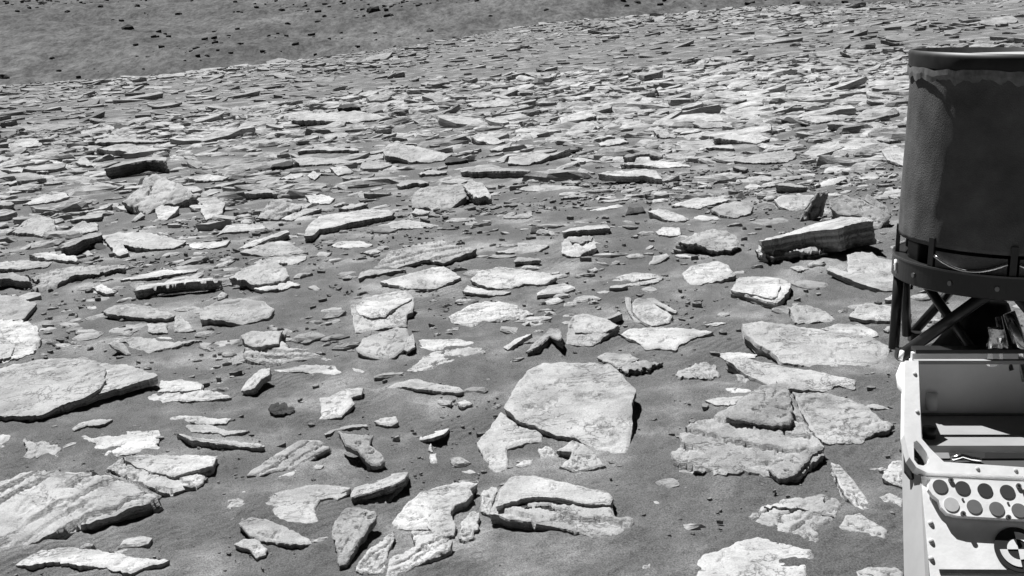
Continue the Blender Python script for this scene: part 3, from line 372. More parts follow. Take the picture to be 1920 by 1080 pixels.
('rock_plate','thin grey rock plate left of the curved bright plate','g',[646,13534,43,750,13593,51,857,13488,36,772,13473,34],49,0.15,1,None,[]),
('rock_plate','thin grey rock plate behind the dark-bellied plate','g',[573,12422,37,682,12569,41,833,12490,39,842,12395,37,700,12421,37],52,0.15,1,None,[]),
('rock_slab','flat pale rock slab behind the long dark box-like ledge','p',[-420,18725,122,-229,18820,137,93,18237,43,-74,18141,28,-296,18408,71],154,0.15,1,None,[]),
('rock_slab','flat pale rock slab right of the bright wedge in the rubble','p',[-136,17296,48,186,17499,104,138,17308,51,-21,17220,27],113,0.15,1,None,[]),
('rock_slab','thin pale rock slab in front of the tilted pale sheet','p',[1361,17012,49,1512,17170,67,1720,17127,62,1774,16928,40,1577,16879,34,1386,16872,34],107,0.15,1,None,[]),
('rock_plate','thin grey rock plate behind the dark-arched stone','g',[1658,16392,41,1907,16461,40,2279,16723,38,2221,16548,40,1928,16332,41],53,0.15,1,None,[]),
('rock_slab','tilted pale sheet of rock in the upper rubble right of centre','p',[1028,20455,123,1322,20655,171,1512,20708,184,1645,20424,115,1424,20277,80,1179,20073,30,1044,20076,31],174,0.15,1,None,[]),
('rock_slab','thin pale rock slab left of the tilted pale sheet','p',[-572,25929,93,-106,26082,111,296,25896,89,455,25461,35,168,25378,25,-400,25493,39],151,0.15,1,None,[]),
('rock_slab','thin pale rock slab in front of the curved bright plate','p',[936,12230,16,1295,12196,17,1228,12092,18,1030,12044,19],59,0.15,1,None,[]),
('rock_slab','thin pale rock slab behind the dark-bellied plate','p',[808,11691,18,1069,11890,16,1201,11855,16,1052,11721,17,883,11629,18],58,0.15,1,None,[]),
('rock_slab','flat pale rock slab left of the smooth pale hump','p',[1281,10961,93,1375,11001,103,1518,10878,72,1613,10709,29,1485,10678,22,1399,10755,41,1321,10892,76],125,0.15,1,None,[]),
('rock_stone','small dark rock stone right of the dark-bellied plate','d',[1106,11238,25,1155,11413,71,1177,11383,63,1280,11376,61,1294,11274,34,1161,11263,31],111,0.15,1,None,[]),
('rock_stone','small dark rock stone left of the tilted pale sheet','d',[320,20034,26,443,20228,76,528,20045,29],116,0.15,1,None,[]),
('rock_stone','small grey rock stone left of the dark-bellied plate','g',[-20,11644,21,115,11731,23,254,11839,27,259,11570,18,190,11548,18],67,0.15,1,None,[]),
('rock_slab','flat pale rock slab left of the tilted pale sheet','p',[318,18911,68,555,18979,82,675,18841,53,582,18699,23,373,18726,29],122,0.15,1,None,[]),
('rock_slab','flat pale rock slab behind the dark-arched stone','p',[2193,17465,106,2351,17469,107,2458,17139,33,2301,17148,34,2195,17344,79],114,0.15,2.5,None,[]),
('rock_stone','dark square-ended ledge in the right middle ground','g',[2603,11715,102,2682,11754,111,2841,11643,85,2875,11578,70,2745,11631,83,2637,11679,94],151,0.15,1,None,[]),
('rock_slab','pale facing slab under the dark square-ended ledge','p',[2430,11008,82,2528,11099,103,2803,11034,88,2637,10739,17,2502,10739,17,2442,10846,43],124,0.15,1,None,[]),
('rock_slab','grey striated fin behind the great layered boulder','g',[2478,10246,16,2571,10274,134,2639,10297,231,2745,10297,233,2702,10277,145,2669,10253,45,2571,10244,8],101,0.15,1,(0.43,0.21,0.88,3,0.0140),[]),
('rock_slab','large slanted pale slab just left of the antenna drum','p',[2652,9956,223,2789,9995,245,2924,9912,199,3022,9795,135,3077,9725,96,2933,9588,20,2857,9628,42,2847,9739,103,2673,9792,133,2630,9878,180],152,0.15,1,None,[]),
('rock_stone','log-like grey rock lying on the slanted slab by the antenna','g',[3064,10388,125,3114,10473,162,3217,10274,75,3221,10170,29,3159,10168,28,3091,10323,96],202,0.15,1,None,[]),
('rock_slab','bright scoop-shaped slab in the right middle rubble','p',[2652,14006,49,2838,14136,64,3095,14278,80,3376,14237,76,3365,14000,48,3190,13735,17,2996,13775,22,2779,13858,31],120,0.15,1,None,[]),
('rock_plate','thin pale rock plate left of the bright scoop-shaped slab','p',[2456,15307,46,2573,15791,44,2923,15568,45,2883,15169,47,2592,15487,45],59,0.15,1,None,[]),
('rock_slab','thin pale rock slab behind the bright scoop-shaped slab','p',[2766,15959,89,3058,16062,106,3325,16039,102,3452,15728,50,3240,15572,25,3040,15801,63],146,0.15,1,None,[]),
('rock_plate','flat grey rock plate left of the bright scoop-shaped slab','g',[2504,13327,69,2557,13361,78,2660,13261,51,2603,13222,40],55,0.15,1,None,[]),
('rock_plate','thin grey rock plate in front of the bright scoop-shaped slab','g',[2920,13159,57,3022,13149,55,3060,13047,33,3005,13079,40],48,0.15,1,None,[]),
('rock_stone','small black pyramid-shaped stone in the right middle ground','d',[2199,11651,10,2278,11756,57,2312,11645,8],97,0.15,1,None,[]),
('rock_plate','dark triangular rock at the upper right, left of the antenna drum','d',[4545,18290,104,4740,18485,139,4852,18285,103,4925,18142,78,4702,18188,86],93,0.15,1,None,[]),
('rock_slab','flat pale rock slab behind the bright scoop-shaped slab','p',[4250,17518,68,4463,17652,86,4817,17641,85,4764,17312,39,4448,17225,27],126,0.15,1,None,[]),
('rock_plate','thin grey rock plate behind the bright scoop-shaped slab','g',[4313,16211,114,4391,16294,130,4552,16212,114,4767,16019,76,4436,16128,98],91,0.15,1,None,[]),
('rock_plate','flat dark rock plate behind the bright scoop-shaped slab','d',[3940,17199,114,4057,17276,140,4241,16982,43,4098,17059,69],58,0.15,1,None,[]),
('rock_plate','thin grey rock plate right of the bright scoop-shaped slab','g',[4447,14568,64,4511,14668,84,4603,14543,59,4720,14498,50,4548,14474,45],60,0.15,1,None,[]),
('rock_slab','flat pale rock slab right of the dark square-ended ledge','p',[3017,11920,24,3220,12114,48,3399,12159,53,3385,12056,41,3192,11912,23,3073,11875,19],93,0.15,1,None,[]),
('rock_slab','thin pale rock slab behind the slanted slab by the antenna','p',[3496,12114,36,3623,12167,45,3717,12071,29,3603,12015,19],85,0.15,1,None,[]),
('rock_slab','long thin pale rock slab behind the bright scoop-shaped slab','p',[2842,18081,85,2952,18244,121,3079,18044,77,3437,17909,47,3305,17756,13,2957,17824,28],161,0.15,1,None,[]),
('rock_plate','thin grey rock plate behind the dark square-ended ledge','g',[2830,12517,45,3046,12525,46,3035,12415,35,2898,12385,32],47,0.15,1,None,[]),
('rock_slab','thin pale rock slab left of the smooth pale hump','p',[1565,11478,36,1794,11670,52,2052,11626,48,2106,11492,37,1909,11348,25,1777,11263,18,1652,11445,33],92,0.15,1,None,[]),
('rock_slab','smooth pale hump in the right middle ground, above the split boulder','p',[1830,10891,67,1963,10996,88,2117,11009,91,2210,10864,61,2152,10710,29,1992,10650,17,1888,10741,36],127,0.15,1,None,[]),
('rock_slab','thin pale rock slab behind the split rounded boulder','p',[1652,10726,35,1724,10787,43,1853,10686,30,1876,10605,19,1719,10624,21],83,0.15,1,None,[]),
('rock_plate','thin grey rock plate right of the dark-arched stone','g',[4348,19516,79,4649,19669,99,4782,19453,71,4401,19369,60],75,0.15,1,None,[]),
('rock_slab','stubby pale rock slab right of the dark square-ended ledge','p',[4203,13576,83,4433,13810,98,4429,13376,70,4177,12624,21,4097,13049,48],108,0.15,1,None,[]),
('rock_plate','thin grey rock plate left of the dark square-ended ledge','g',[2506,12074,33,2678,12162,38,2694,12099,34,2540,12038,31],46,0.15,1,None,[]),
('rock_slab','thin pale rock slab left of the dark square-ended ledge','p',[2424,12553,46,2668,12622,58,2781,12492,36,2645,12393,20,2432,12457,30],98,0.15,1,None,[]),
('rock_stone','small dark rock stone behind the slanted slab by the antenna','d',[3402,11796,23,3493,11828,31,3494,11766,16],71,0.15,1,None,[]),
('rock_stone','little small dark rock stone behind the slanted slab by the antenna','d',[3453,11265,16,3567,11380,34,3552,11236,11],74,0.15,1,None,[]),
('rock_stone','small dark rock stone behind the smooth pale hump','d',[1840,12125,34,1940,12142,39,1945,12065,16],79,0.15,1,None,[]),
]
CREST = [(-27.35,86.5), (-21.30,79.5), (-16.99,68.8), (-12.44,66.3), (-7.70,69.8), (-3.34,81.7), (-0.40,98.3), (2.05,117.0), (6.87,114.5), (11.60,105.7), (15.04,95.6), (18.38,82.2), (23.06,71.0), (30.44,59.3)]  # azimuth (deg), distance (m) of the ridge line
LEDGES = [(3.8,29.7,26), (2.9,27.0,20), (4.4,31.1,14), (-0.8,35.9,18), (-3.1,35.5,18), (-4.0,32.4,18), (-5.1,32.9,12), (8.5,35.7,16), (6.0,33.0,14), (14.8,37.5,22), (10.7,30.2,18), (8.6,31.6,14), (1.2,32.3,14), (-0.4,45.1,10), (-8.2,32.0,10), (-9.6,31.2,10), (-4.6,48.8,10), (12.9,42.2,14)]  # x, y, count

# ------------------------------------------------------------------ ground
CA = np.array([c[0] for c in CREST]); CD = np.array([c[1] for c in CREST])
def height(x, y):
    x = np.asarray(x, dtype=float); y = np.asarray(y, dtype=float)
    r = np.hypot(x, y); az = np.degrees(np.arctan2(x, y))
    z = .018*fbm(x*.55, y*.55, 3, 3) * smooth(2, 6, r)
    z = z + .10*fbm(x/9, y/9, 8, 3)*smooth(14, 40, r)
    rc = np.interp(az, CA, CD)
    d = np.clip(r-(rc-9), 0, None)
    z = z - np.where(d < 70, .0011*d*d, .0011*4900+.154*(d-70))
    return np.maximum(z, -13)
def soil_relief(x, y):
    r = np.hypot(x, y)
    near = 1-smooth(9, 22, r)
    z = .009*fbm(x*6, y*6, 21, 4, .7)*near + .005*fbm(x*1.7, y*1.7, 25, 3)*near
    # wind ripples in patches
    ph = x*38+y*16+3.5*fbm(x*2.2, y*2.2, 31, 3)
    msk = smooth(-.1, .5, fbm(x*.8+3, y*.8, 37, 2))*near
    return z + .005*np.sin(ph)*msk

az = np.radians(np.concatenate([np.arange(-180, -30, 3.0), np.linspace(-30, 30, 660), np.arange(32, 180, 3.0)]))
rr = np.concatenate([[.02, .4], np.array([.8]), 1/np.linspace(1/1.2, 1/3.4, 26)[:-1], 1/np.linspace(1/3.4, 1/60, 450), np.geomspace(62, 330, 70)])
A, Rr = np.meshgrid(az, rr)
X, Y = Rr*np.sin(A), Rr*np.cos(A)
Z = height(X, Y)+soil_relief(X, Y)
def bank_sand(X, Y, Z):
    """wind-blown sand piled in patches against the foot of each rock"""
    pn = np.clip(.55+.9*fbm(X*2.6, Y*2.6, 61, 3), 0, 1)
    for rk in ROCKS:
        a = np.array(rk[3]).reshape(-1, 3)/1000; pl = a[:, :2]
        d0 = np.hypot(*pl.mean(0))
        if d0 > 17: continue
        hh = min(.032, .008+.42*max(.0, a[:, 2].min())+.08*a[:, 2].mean()); w = .05+1.1*hh
        lo, hi = pl.min(0)-3*w, pl.max(0)+3*w
        sel = np.where((X > lo[0]) & (X < hi[0]) & (Y > lo[1]) & (Y < hi[1]))
        if not len(sel[0]): continue
        q_ = np.stack([X[sel], Y[sel]], 1); ins = np.zeros(len(q_), bool); dm = np.full(len(q_), 9.0)
        for p0, p1 in zip(pl, np.roll(pl, -1, 0)):
            D = p1-p0; t = np.clip(((q_-p0)@D)/max(D@D, 1e-9), 0, 1); dm = np.minimum(dm, np.hypot(*(p0+t[:, None]*D-q_).T))
            cond = (p0[1] > q_[:, 1]) != (p1[1] > q_[:, 1])
            with np.errstate(divide='ignore', invalid='ignore'): xx = D[0]*(q_[:, 1]-p0[1])/D[1]+p0[0]
            ins ^= cond & (q_[:, 0] < xx)
        g = np.where(ins, np.exp(-(dm/(.6*w))**2), np.exp(-(dm/w)**2))
        Z[sel] += hh*g*pn[sel]*(.7 if rk[0] != 'rock_plate' else .25)
    return Z
Z = bank_sand(X, Y, Z)
nr, na = X.shape
idx = np.arange(nr*na).reshape(nr, na)
q = np.stack([idx[:-1, :], np.roll(idx, -1, 1)[:-1, :], np.roll(idx, -1, 1)[1:, :], idx[1:, :]], -1).reshape(-1, 4)[:, ::-1]
tag(mesh_obj('ground', np.stack([X, Y, Z], -1).reshape(-1, 3), np.ascontiguousarray(q), SOIL, smooth_faces=True), 'dark sandy ground strewn with rock slabs', kind='structure')

# far hillside beyond the ridge
az = np.radians(np.concatenate([np.linspace(-70, -32, 40)[:-1], np.linspace(-32, 32, 460), np.linspace(32, 70, 40)[1:]])); rr = np.concatenate([np.geomspace(150, 320, 30)[:-1], np.geomspace(320, 700, 150), np.geomspace(700, 2200, 50)[1:]])
A, Rr = np.meshgrid(az, rr); X, Y = Rr*np.sin(A), Rr*np.cos(A)
def far_height(x, y):
    r = np.hypot(x, y)
    z = -15+smooth(170, 420, r)*6+np.clip(r-260, 0, None)*.085+np.clip(r-700, 0, None)*.06
    return z+3.2*fbm(x/110, y/110, 51, 4)*smooth(190, 400, r)+1.0*fbm(x/22, y/22, 57, 3)*smooth(190, 300, r)+.55*fbm(x/5, y/9, 59, 3, .6)*smooth(190, 300, r)
Z = far_height(X, Y)
idx = np.arange(X.size).reshape(X.shape)
q = np.stack([idx[:-1, :-1], idx[:-1, 1:], idx[1:, 1:], idx[1:, :-1]], -1).reshape(-1, 4)[:, ::-1]
tag(mesh_obj('far_hillside', np.stack([X, Y, Z], -1).reshape(-1, 3), np.ascontiguousarray(q), FAR, smooth_faces=True), 'dark far hillside rising beyond the rocky ridge', kind='structure')

# ------------------------------------------------------------------ traced rock slabs
FOOT = []
def build_slab(name, pts, thick, und, rough, ter, mat, parent, rng, pinv=None):
    """closed rock slab: relief on top, strata-stepped sides, flat underside; local z is the bedding normal"""
    P = [Vector(p) for p in pts]
    n = Vector((0, 0, 0))
    for a, b in zip(P, P[1:]+P[:1]): n += a.cross(b)
    if n.z < 0: n = -n
    n.normalize()
    c = sum(P, Vector())/len(P)
    ex = (Vector((1, 0, 0))-n*n.x).normalized(); ey = n.cross(ex)
    M = Matrix((ex, ey, n)).transposed().to_4x4(); M.translation = c
    uv = np.array([((p-c).dot(ex), (p-c).dot(ey)) for p in P])
    dist = (c-CAM).length; px = dist/1236.0
    view = (CAM-c).normalized(); fore = max(.22, abs(view.dot(n)))
    su, sv = .85*px, .85*px/fore
    w = np.ptp(uv[:, 0])/su; h = np.ptp(uv[:, 1])/sv
    g = max(1.0, math.sqrt(w*h/4200.0)); su *= g; sv *= g
    Q = uv/np.array([su, sv])
    ar = np.sum(Q[:, 0]*np.roll(Q[:, 1], -1)-np.roll(Q[:, 0], -1)*Q[:, 1])
    if ar < 0: Q = Q[::-1]
    # jittered outline
    out = []
    K = len(Q); amp = .75*rough
    for i in range(K):
        a, b = Q[i], Q[(i+1) % K]; L = np.hypot(*(b-a)); k = max(1, int(round(L/1.05)))
        tn = (b-a)/max(L, 1e-6); no = np.array([-tn[1], tn[0]])
        for j in range(k):
            f = j/k; p = a+(b-a)*f
            e = min(f, 1-f)*2
            s = noise.noise(Vector((p[0]*.16, p[1]*.16, rng*7.7)))*1.6+noise.noise(Vector((p[0]*.5, p[1]*.5, rng*3.1)))*.8
            out.append(p+no*s*amp*min(1, L/8)*(.35+.65*min(1, e*3)))
    B = np.array(out)
    x0, y0 = B.min(0); x1, y1 = B.max(0)
    gx, gy = np.meshgrid(np.arange(x0, x1, 1.15), np.arange(y0, y1, 1.0))
    gx = gx+(np.arange(gx.shape[0])[:, None] % 2)*.57
    G = np.stack([gx.ravel(), gy.ravel()], 1)
    rs = np.random.RandomState(rng); G = G+rs.uniform(-.22, .22, G.shape)
    A_, B_ = B, np.roll(B, -1, 0); D = B_-A_
    def bdist(q):
        t = np.clip(((q[:, None, :]-A_[None])*D[None]).sum(-1)/np.maximum((D*D).sum(-1), 1e-9)[None], 0, 1)
        return np.sqrt((((A_[None]+t[..., None]*D[None])-q[:, None, :])**2).sum(-1)).min(1)
    def inside(q):
        ins = np.zeros(len(q), bool)
        for a, b in zip(A_, B_):
            cond = (a[1] > q[:, 1]) != (b[1] > q[:, 1])
            with np.errstate(divide='ignore', invalid='ignore'):
                xx = (b[0]-a[0])*(q[:, 1]-a[1])/(b[1]-a[1])+a[0]
            ins ^= cond & (q[:, 0] < xx)
        return ins
    G = G[inside(G)]
    if len(G):
        bd = bdist(G); G = G[bd > .6]
    allp = np.concatenate([B, G]) if len(G) else B
    nb = len(B)
    vo, _, fo, ov, _, _ = delaunay_2d_cdt([Vector(p) for p in allp], [], [list(range(nb))], 1, 1e-5)
    vo = np.array([(v.x, v.y) for v in vo])
    # map output verts to the boundary loop
    loopmap = {}
    for k, src in enumerate(ov):
        for s_ in src: loopmap[s_] = k
    loop = [loopmap[i] for i in range(nb)]
    V2 = vo*np.array([su, sv])
    size = max(np.ptp(V2[:, 0]), 1e-3)
    bd = bdist(vo)
    z = np.zeros(len(vo))
    f1, f2 = 2.2/size, 9.0/size
    for k, (u, v) in enumerate(V2):
        a = noise.fractal(Vector((u*f1, v*f1, rng*1.37)), 1.0, 2.0, 3)
        b = noise.fractal(Vector((u*f2, v*f2, rng*2.11)), .9, 2.0, 4)
        z[k] = a*.016*size**.8*min(rough, 1.6)+b*.0024*size**.6*rough**1.6
    if ter:
        e = Vector(ter[:3]); e2 = np.array([e.dot(ex), e.dot(ey)]); e2 /= np.linalg.norm(e2)
        pq = np.array([-e2[1], e2[0]]); 
        if (ex*pq[0]+ey*pq[1]).dot(CAM-c) < 0: pq = -pq
        qv = V2@pq; qv = (qv-qv.min())/max(np.ptp(qv), 1e-6); ev = V2@e2
        gw0 = 1.5*(abs(pq[0])*su+abs(pq[1])*sv)*ter[3]/max(np.ptp(V2@pq), 1e-6)
        st = np.zeros(len(vo))
        for k in range(len(vo)):
            wv = qv[k]*ter[3]+0.5*noise.noise(Vector((qv[k]*3.3, rng*2.9, .3)))+.5*noise.noise(Vector((ev[k]*2.5/size, rng*.7, qv[k]*1.5)))+.22*noise.noise(Vector((ev[k]*14/size, rng*1.7, qv[k]*8)))
            fr = wv-math.floor(wv); cell = math.floor(wv)
            am = .5+.9*abs(noise.noise(Vector((cell*3.1, ev[k]*2/size, rng*.31))))
            gw = gw0*(1+.6*noise.noise(Vector((ev[k]*6/size, cell*5.3, 2.2))))
            cut = max(0, min(1, 1.6*noise.noise(Vector((ev[k]*3.2/size, cell*2.7+rng, 5.5)))+.75))
            st[k] = am*fr*.25-(2.0*cut if fr > 1-gw else 0)
        z += (st-.3)*ter[4]
    # broken cracks that follow the bedding edge
    if size > 10*px:
        wob = np.array([noise.fractal(Vector((u*3.3/size, v*3.3/size, rng*5.1)), 1, 2, 4) for u, v in V2])
        gate = np.array([noise.noise(Vector((u*5/size, v*5/size, rng*9.7))) for u, v in V2])
        cr_w = 1.1*math.hypot(su, sv)*2.2/size
        crack = (np.abs(wob-.18) < cr_w*(1.2+gate)) & (gate > -.05) & (bd > 2.5)
        z -= np.where(crack, min(.010, 2.6*px, .3*thick), 0)
        pit = np.array([noise.noise(Vector((u/px*.30, v/px*.16, rng*4.7))) for u, v in V2])
        z -= np.where((pit > .66-.05*rough) & (bd > 2), min(.006, 1.6*px, .25*thick), 0)
    redge = 1.6+.8*min(rough, 2)
    rim = np.clip(1-bd/redge, 0, 1)**2
    z -= rim*min(.007, .2*thick, 1.4*px*g)
    verts = [(V2[k, 0], V2[k, 1], z[k]) for k in range(len(vo))]
    faces = [tuple(f) for f in fo]; nsm = len(faces)
    # sides
    Bu = B*np.array([su, sv])
    tang = np.roll(Bu, -1, 0)-np.roll(Bu, 1, 0); ln = np.maximum(np.hypot(tang[:, 0], tang[:, 1]), 1e-6)
    inw = np.stack([-tang[:, 1]/ln, tang[:, 0]/ln], 1)
    lev = int(max(2, min(7, round(thick/(1.6*px)))))
    prev = loop
    for L in range(1, lev+1):
        f = L/lev
        st = rs.uniform(.2, 1)*(-1)**L*.075*thick if lev > 2 else 0
        ring = []
        for i in range(nb):
            nn = noise.noise(Vector((Bu[i, 0]*5/size, Bu[i, 1]*5/size, L*4.3+rng)))
            ins = und*thick*f+st+nn*.28*thick/lev*1.6*rough
            ins = max(ins, -.4*thick)
            zz = z[loop[i]]*(1-f)-thick*f
            ring.append(len(verts)); p = Bu[i]+inw[i]*min(ins, .3*size)
            verts.append((p[0], p[1], zz))
        for i in range(nb):
            j = (i+1) % nb
            faces.append((prev[i], ring[i], ring[j], prev[j]))
        prev = ring
    faces.append(tuple(prev[::-1]))
    sm = [True]*nsm+[False]*(len(faces)-nsm)
    o = mesh_obj(name, verts, faces, mat, smooth_faces=sm)
    me = o.data
    # crisp rim between the top and the sides
    key = set()
    for i in range(nb): key.add((min(loop[i], loop[(i+1) % nb]), max(loop[i], loop[(i+1) % nb])))
    sh = np.zeros(len(me.edges), bool)
    ev = np.zeros(len(me.edges)*2, np.int32); me.edges.foreach_get('vertices', ev); ev = ev.reshape(-1, 2)
    for k, (a, b) in enumerate(ev):
        if (min(a, b), max(a, b)) in key: sh[k] = True
    at = me.attributes.new('sharp_edge', 'BOOLEAN', 'EDGE'); at.data.foreach_set('value', sh)
    if parent is None: o.matrix_world = M
    else:
        o.parent = parent; o.matrix_parent_inverse = Matrix.Identity(4); o.matrix_basis = pinv.inverted() @ M
    return o, M
def trip(f, dz): return [(f[i]/1000, f[i+1]/1000, f[i+2]/1000+dz) for i in range(0, len(f), 3)]
for i, (nm, lab, tone, pts, T, und, rough, ter, leds) in enumerate(ROCKS):
    a = np.array(pts).reshape(-1, 3)/1000
    dz = float(height(a[:, 0].mean(), a[:, 1].mean()))
    P3 = trip(pts, dz)
    FOOT.append(a[:, :2])
    o, M = build_slab(nm, P3, T/1000, und, rough, ter, ROCK[tone], None, i+1)
    tag(o, lab, 'rock', 'rock slabs on the sand', 'thing')
    for j, (lp, lt) in enumerate(leds):
        build_slab('raised_layer', trip(lp, dz), lt/1000, .05, rough, None, ROCK[tone], o, 1000+i*5+j, M)

# ------------------------------------------------------------------ loose rubble (uncountable): real slabs, one mesh
def in_foot(x, y, grow):
    hit = np.zeros(len(x), bool)
    for f in FOOT:
        c = f.mean(0); g = c+(f-c)*grow
        lo, hi = g.min(0), g.max(0)
        cand = np.where((x > lo[0]) & (x < hi[0]) & (y > lo[1]) & (y < hi[1]))[0]
        if not len(cand): continue
        ins = np.zeros(len(cand), bool)
        for a, b in zip(g, np.roll(g, -1, 0)):
            cond = (a[1] > y[cand]) != (b[1] > y[cand])
            with np.errstate(divide='ignore', invalid='ignore'):
                xx = (b[0]-a[0])*(y[cand]-a[1])/(b[1]-a[1])+a[0]
            ins ^= cond & (x[cand] < xx)
        hit[cand] |= ins
    return hit
def slabs(name, x, y, size, thick, tilt, lift, mat, seed, K=8, full=True, hfun=height, bevel=False):
    rs = np.random.RandomState(seed); n = len(x)
    ang = (np.arange(K)[None]+rs.uniform(-.38, .38, (n, K)))*2*math.pi/K
    rad = rs.uniform(.55, 1.15, (n, K)); rad = .6*rad+.4*np.roll(rad, 1, 1)*rs.uniform(.7, 1.2, (n, K)); asp = rs.uniform(.3, .8, n)
    rot = rs.normal(-.1, .55, n)+math.pi*rs.randint(0, 2, n)
    def ring(fr, zz, jit):
        rr_ = rad*fr*(1+rs.uniform(-jit, jit, (n, K)))
        u = np.cos(ang)*rr_*size[:, None]; v = np.sin(ang)*rr_*(size*asp)[:, None]
        zc = zz*thick[:, None]*(1+rs.uniform(-.25, .25, (n, K)))
        return np.stack([u*np.cos(rot)[:, None]-v*np.sin(rot)[:, None], u*np.sin(rot)[:, None]+v*np.cos(rot)[:, None], zc], -1)
    if bevel: rings = [ring(.45, 1.0, .2), ring(.78, .85, .1), ring(1.0, .2, .05), ring(1.04, -1.2, .05)]     # worn, half buried
    elif full: rings = [ring(.55, 1.0, .2), ring(.95, .9, .06), ring(1.0, .1, .06), ring(.9, -1.0, .06)]       # crisp plate
    else: rings = [ring(1.0, .7, 0), ring(.97, -.9, .06)]
    top = np.zeros((n, 1, 3)); top[:, 0, 2] = thick*rs.uniform(.9, 1.15, n)
    V = np.concatenate([top]+rings, 1)
    # tilt about a random horizontal axis, beds dip mostly the same way
    ax = rs.normal(0, 1, n)*tilt+.05; ay = rs.normal(0, 1, n)*tilt
    V[..., 2] += V[..., 0]*np.tan(ay)[:, None]+V[..., 1]*np.tan(ax)[:, None]
    V[..., 0] += x[:, None]; V[..., 1] += y[:, None]; V[..., 2] += (hfun(x, y)+lift*thick)[:, None]
    per = 1+K*len(rings); fc = []
    for i in range(K): fc.append((0, 1+i, 1+(i+1) % K))
    for L in range(len(rings)-1):
        for i in range(K):
            a, b = 1+L*K+i, 1+L*K+(i+1) % K
            fc += [(a, a+K, b+K), (a, b+K, b)]
    fc = np.array(fc)
    Fc = (fc[None]+(np.arange(n)*per)[:, None, None]).reshape(-1, 3)
    return mesh_obj(name, V.reshape(-1, 3), np.ascontiguousarray(Fc), mat, smooth_faces=False)
rs = np.random.RandomState(5)
def fan(n, r0, r1, half):                       # even over the ground area
    r = np.sqrt(rs.uniform(r0*r0, r1*r1, n)); a = np.radians(rs.uniform(-half, half, n))
    return r*np.sin(a), r*np.cos(a), r
# middle ground: many chips, fewer large plates
x, y, r = fan(20500, 7.4, 34, 32)
keep = rs.uniform(0, 1, len(x)) < (.50+.50*smooth(10, 18, r))*(.45+.55*smooth(-.35, .2, fbm(x*.35, y*.35, 91, 3))); x, y, r = x[keep], y[keep], r[keep]
sx, sy = x/r, y/r
keep = ~(in_foot(x, y, 1.06) | in_foot(x+sx*.22, y+sy*.22, 1.0) | in_foot(x+sx*.5, y+sy*.5, .95) | in_foot(x+sx*.8, y+sy*.8, .9)); x, y, r = x[keep], y[keep], r[keep]
size = np.exp(rs.normal(math.log(.085), .62, len(x)))*(.46+.86*smooth(9.5, 18, r)); size = np.clip(size, .015, .5)
th = np.clip(size*rs.uniform(.10, .32, len(x)), .008, .085)
big = size > .055; worn = big & (rs.uniform(0, 1, len(x)) < .68); crisp = big & ~worn
tag(slabs('rock_rubble', x[worn], y[worn], size[worn]*1.15, th[worn], .09, rs.uniform(-.75, .25, worn.sum()), RUBBLE, 11, 10, bevel=True), 'carpet of half buried pale slabs covering the middle distance', 'rubble', kind='stuff')
tag(slabs('loose_plates', x[crisp], y[crisp], size[crisp], th[crisp]*.8, .13, rs.uniform(-.3, .9, crisp.sum()), RUBBLE, 16, 9), 'loose thin plates lying over the middle distance rubble', 'rubble', kind='stuff')
tag(slabs('rock_chips', x[~big], y[~big], size[~big], th[~big]*1.3, .2, .3, RUBBLE, 15, 6, False), 'small rock chips lying between the middle distance slabs', 'rubble', kind='stuff')
# far field up to the ridge
x, y, r = fan(27000, 31, 122, 31)
keep = rs.uniform(0, 1, len(x)) < .35+.65*smooth(-.5, .15, fbm(x/7, y/14, 101, 3)); x, y, r = x[keep], y[keep], r[keep]
size = np.clip(np.exp(rs.normal(math.log(.17), .6, len(x)))*(1+.45*fbm(x/9, y/18, 104, 2)), .05, .9)
th = np.clip(size*rs.uniform(.10, .30, len(x)), .02, .13)
tag(slabs('far_rock_rubble', x, y, size, th*.8, .12, rs.uniform(-.7, .5, len(x)), FAR_RUBBLE, 12, 8, False), 'dense field of broken slabs reaching up to the ridge', 'rubble', kind='stuff')
# broken ledges that stick up in clusters
xs, ys = [], []
for cx_, cy_, n_ in LEDGES:
    xs.append(cx_+rs.normal(0, 1.3, n_)); ys.append(cy_+rs.normal(0, 2.6, n_))
x, y = np.concatenate(xs), np.concatenate(ys)
size = np.clip(np.exp(rs.normal(math.log(.17), .4, len(x))), .07, .42)
tag(slabs('broken_ledges', x, y, size, size*rs.uniform(.10, .24, len(x)), .2, rs.uniform(.0, 1.0, len(x)), FAR_RUBBLE, 18, 9), 'clusters of upturned dark-fronted ledges in the far rubble', 'rubble', kind='stuff')
# low bedrock scraps just breaking the sand surface, near ground
x, y, r = fan(2300, 4.2, 13, 33)
keep = rs.uniform(0, 1, len(x)) < (.25+.75*smooth(-.2, .4, fbm(x*.7, y*.7, 95, 2))); x, y, r = x[keep], y[keep], r[keep]
keep = ~(in_foot(x, y, 1.1) | in_foot(x+x/r*.15, y+y/r*.15, 1.0)); x, y, r = x[keep], y[keep], r[keep]
size = np.clip(np.exp(rs.normal(math.log(.06), .6, len(x))), .02, .08+.16*smooth(6, 9, r))
tag(slabs('bedrock_scraps', x, y, size, np.full(len(x), .016), .05, rs.uniform(-.7, .5, len(x)), RUBBLE, 17, 11, bevel=True, hfun=lambda a_, b_: height(a_, b_)+soil_relief(a_, b_)), 'low scraps of pale bedrock breaking the sand surface', 'rubble', kind='stuff')
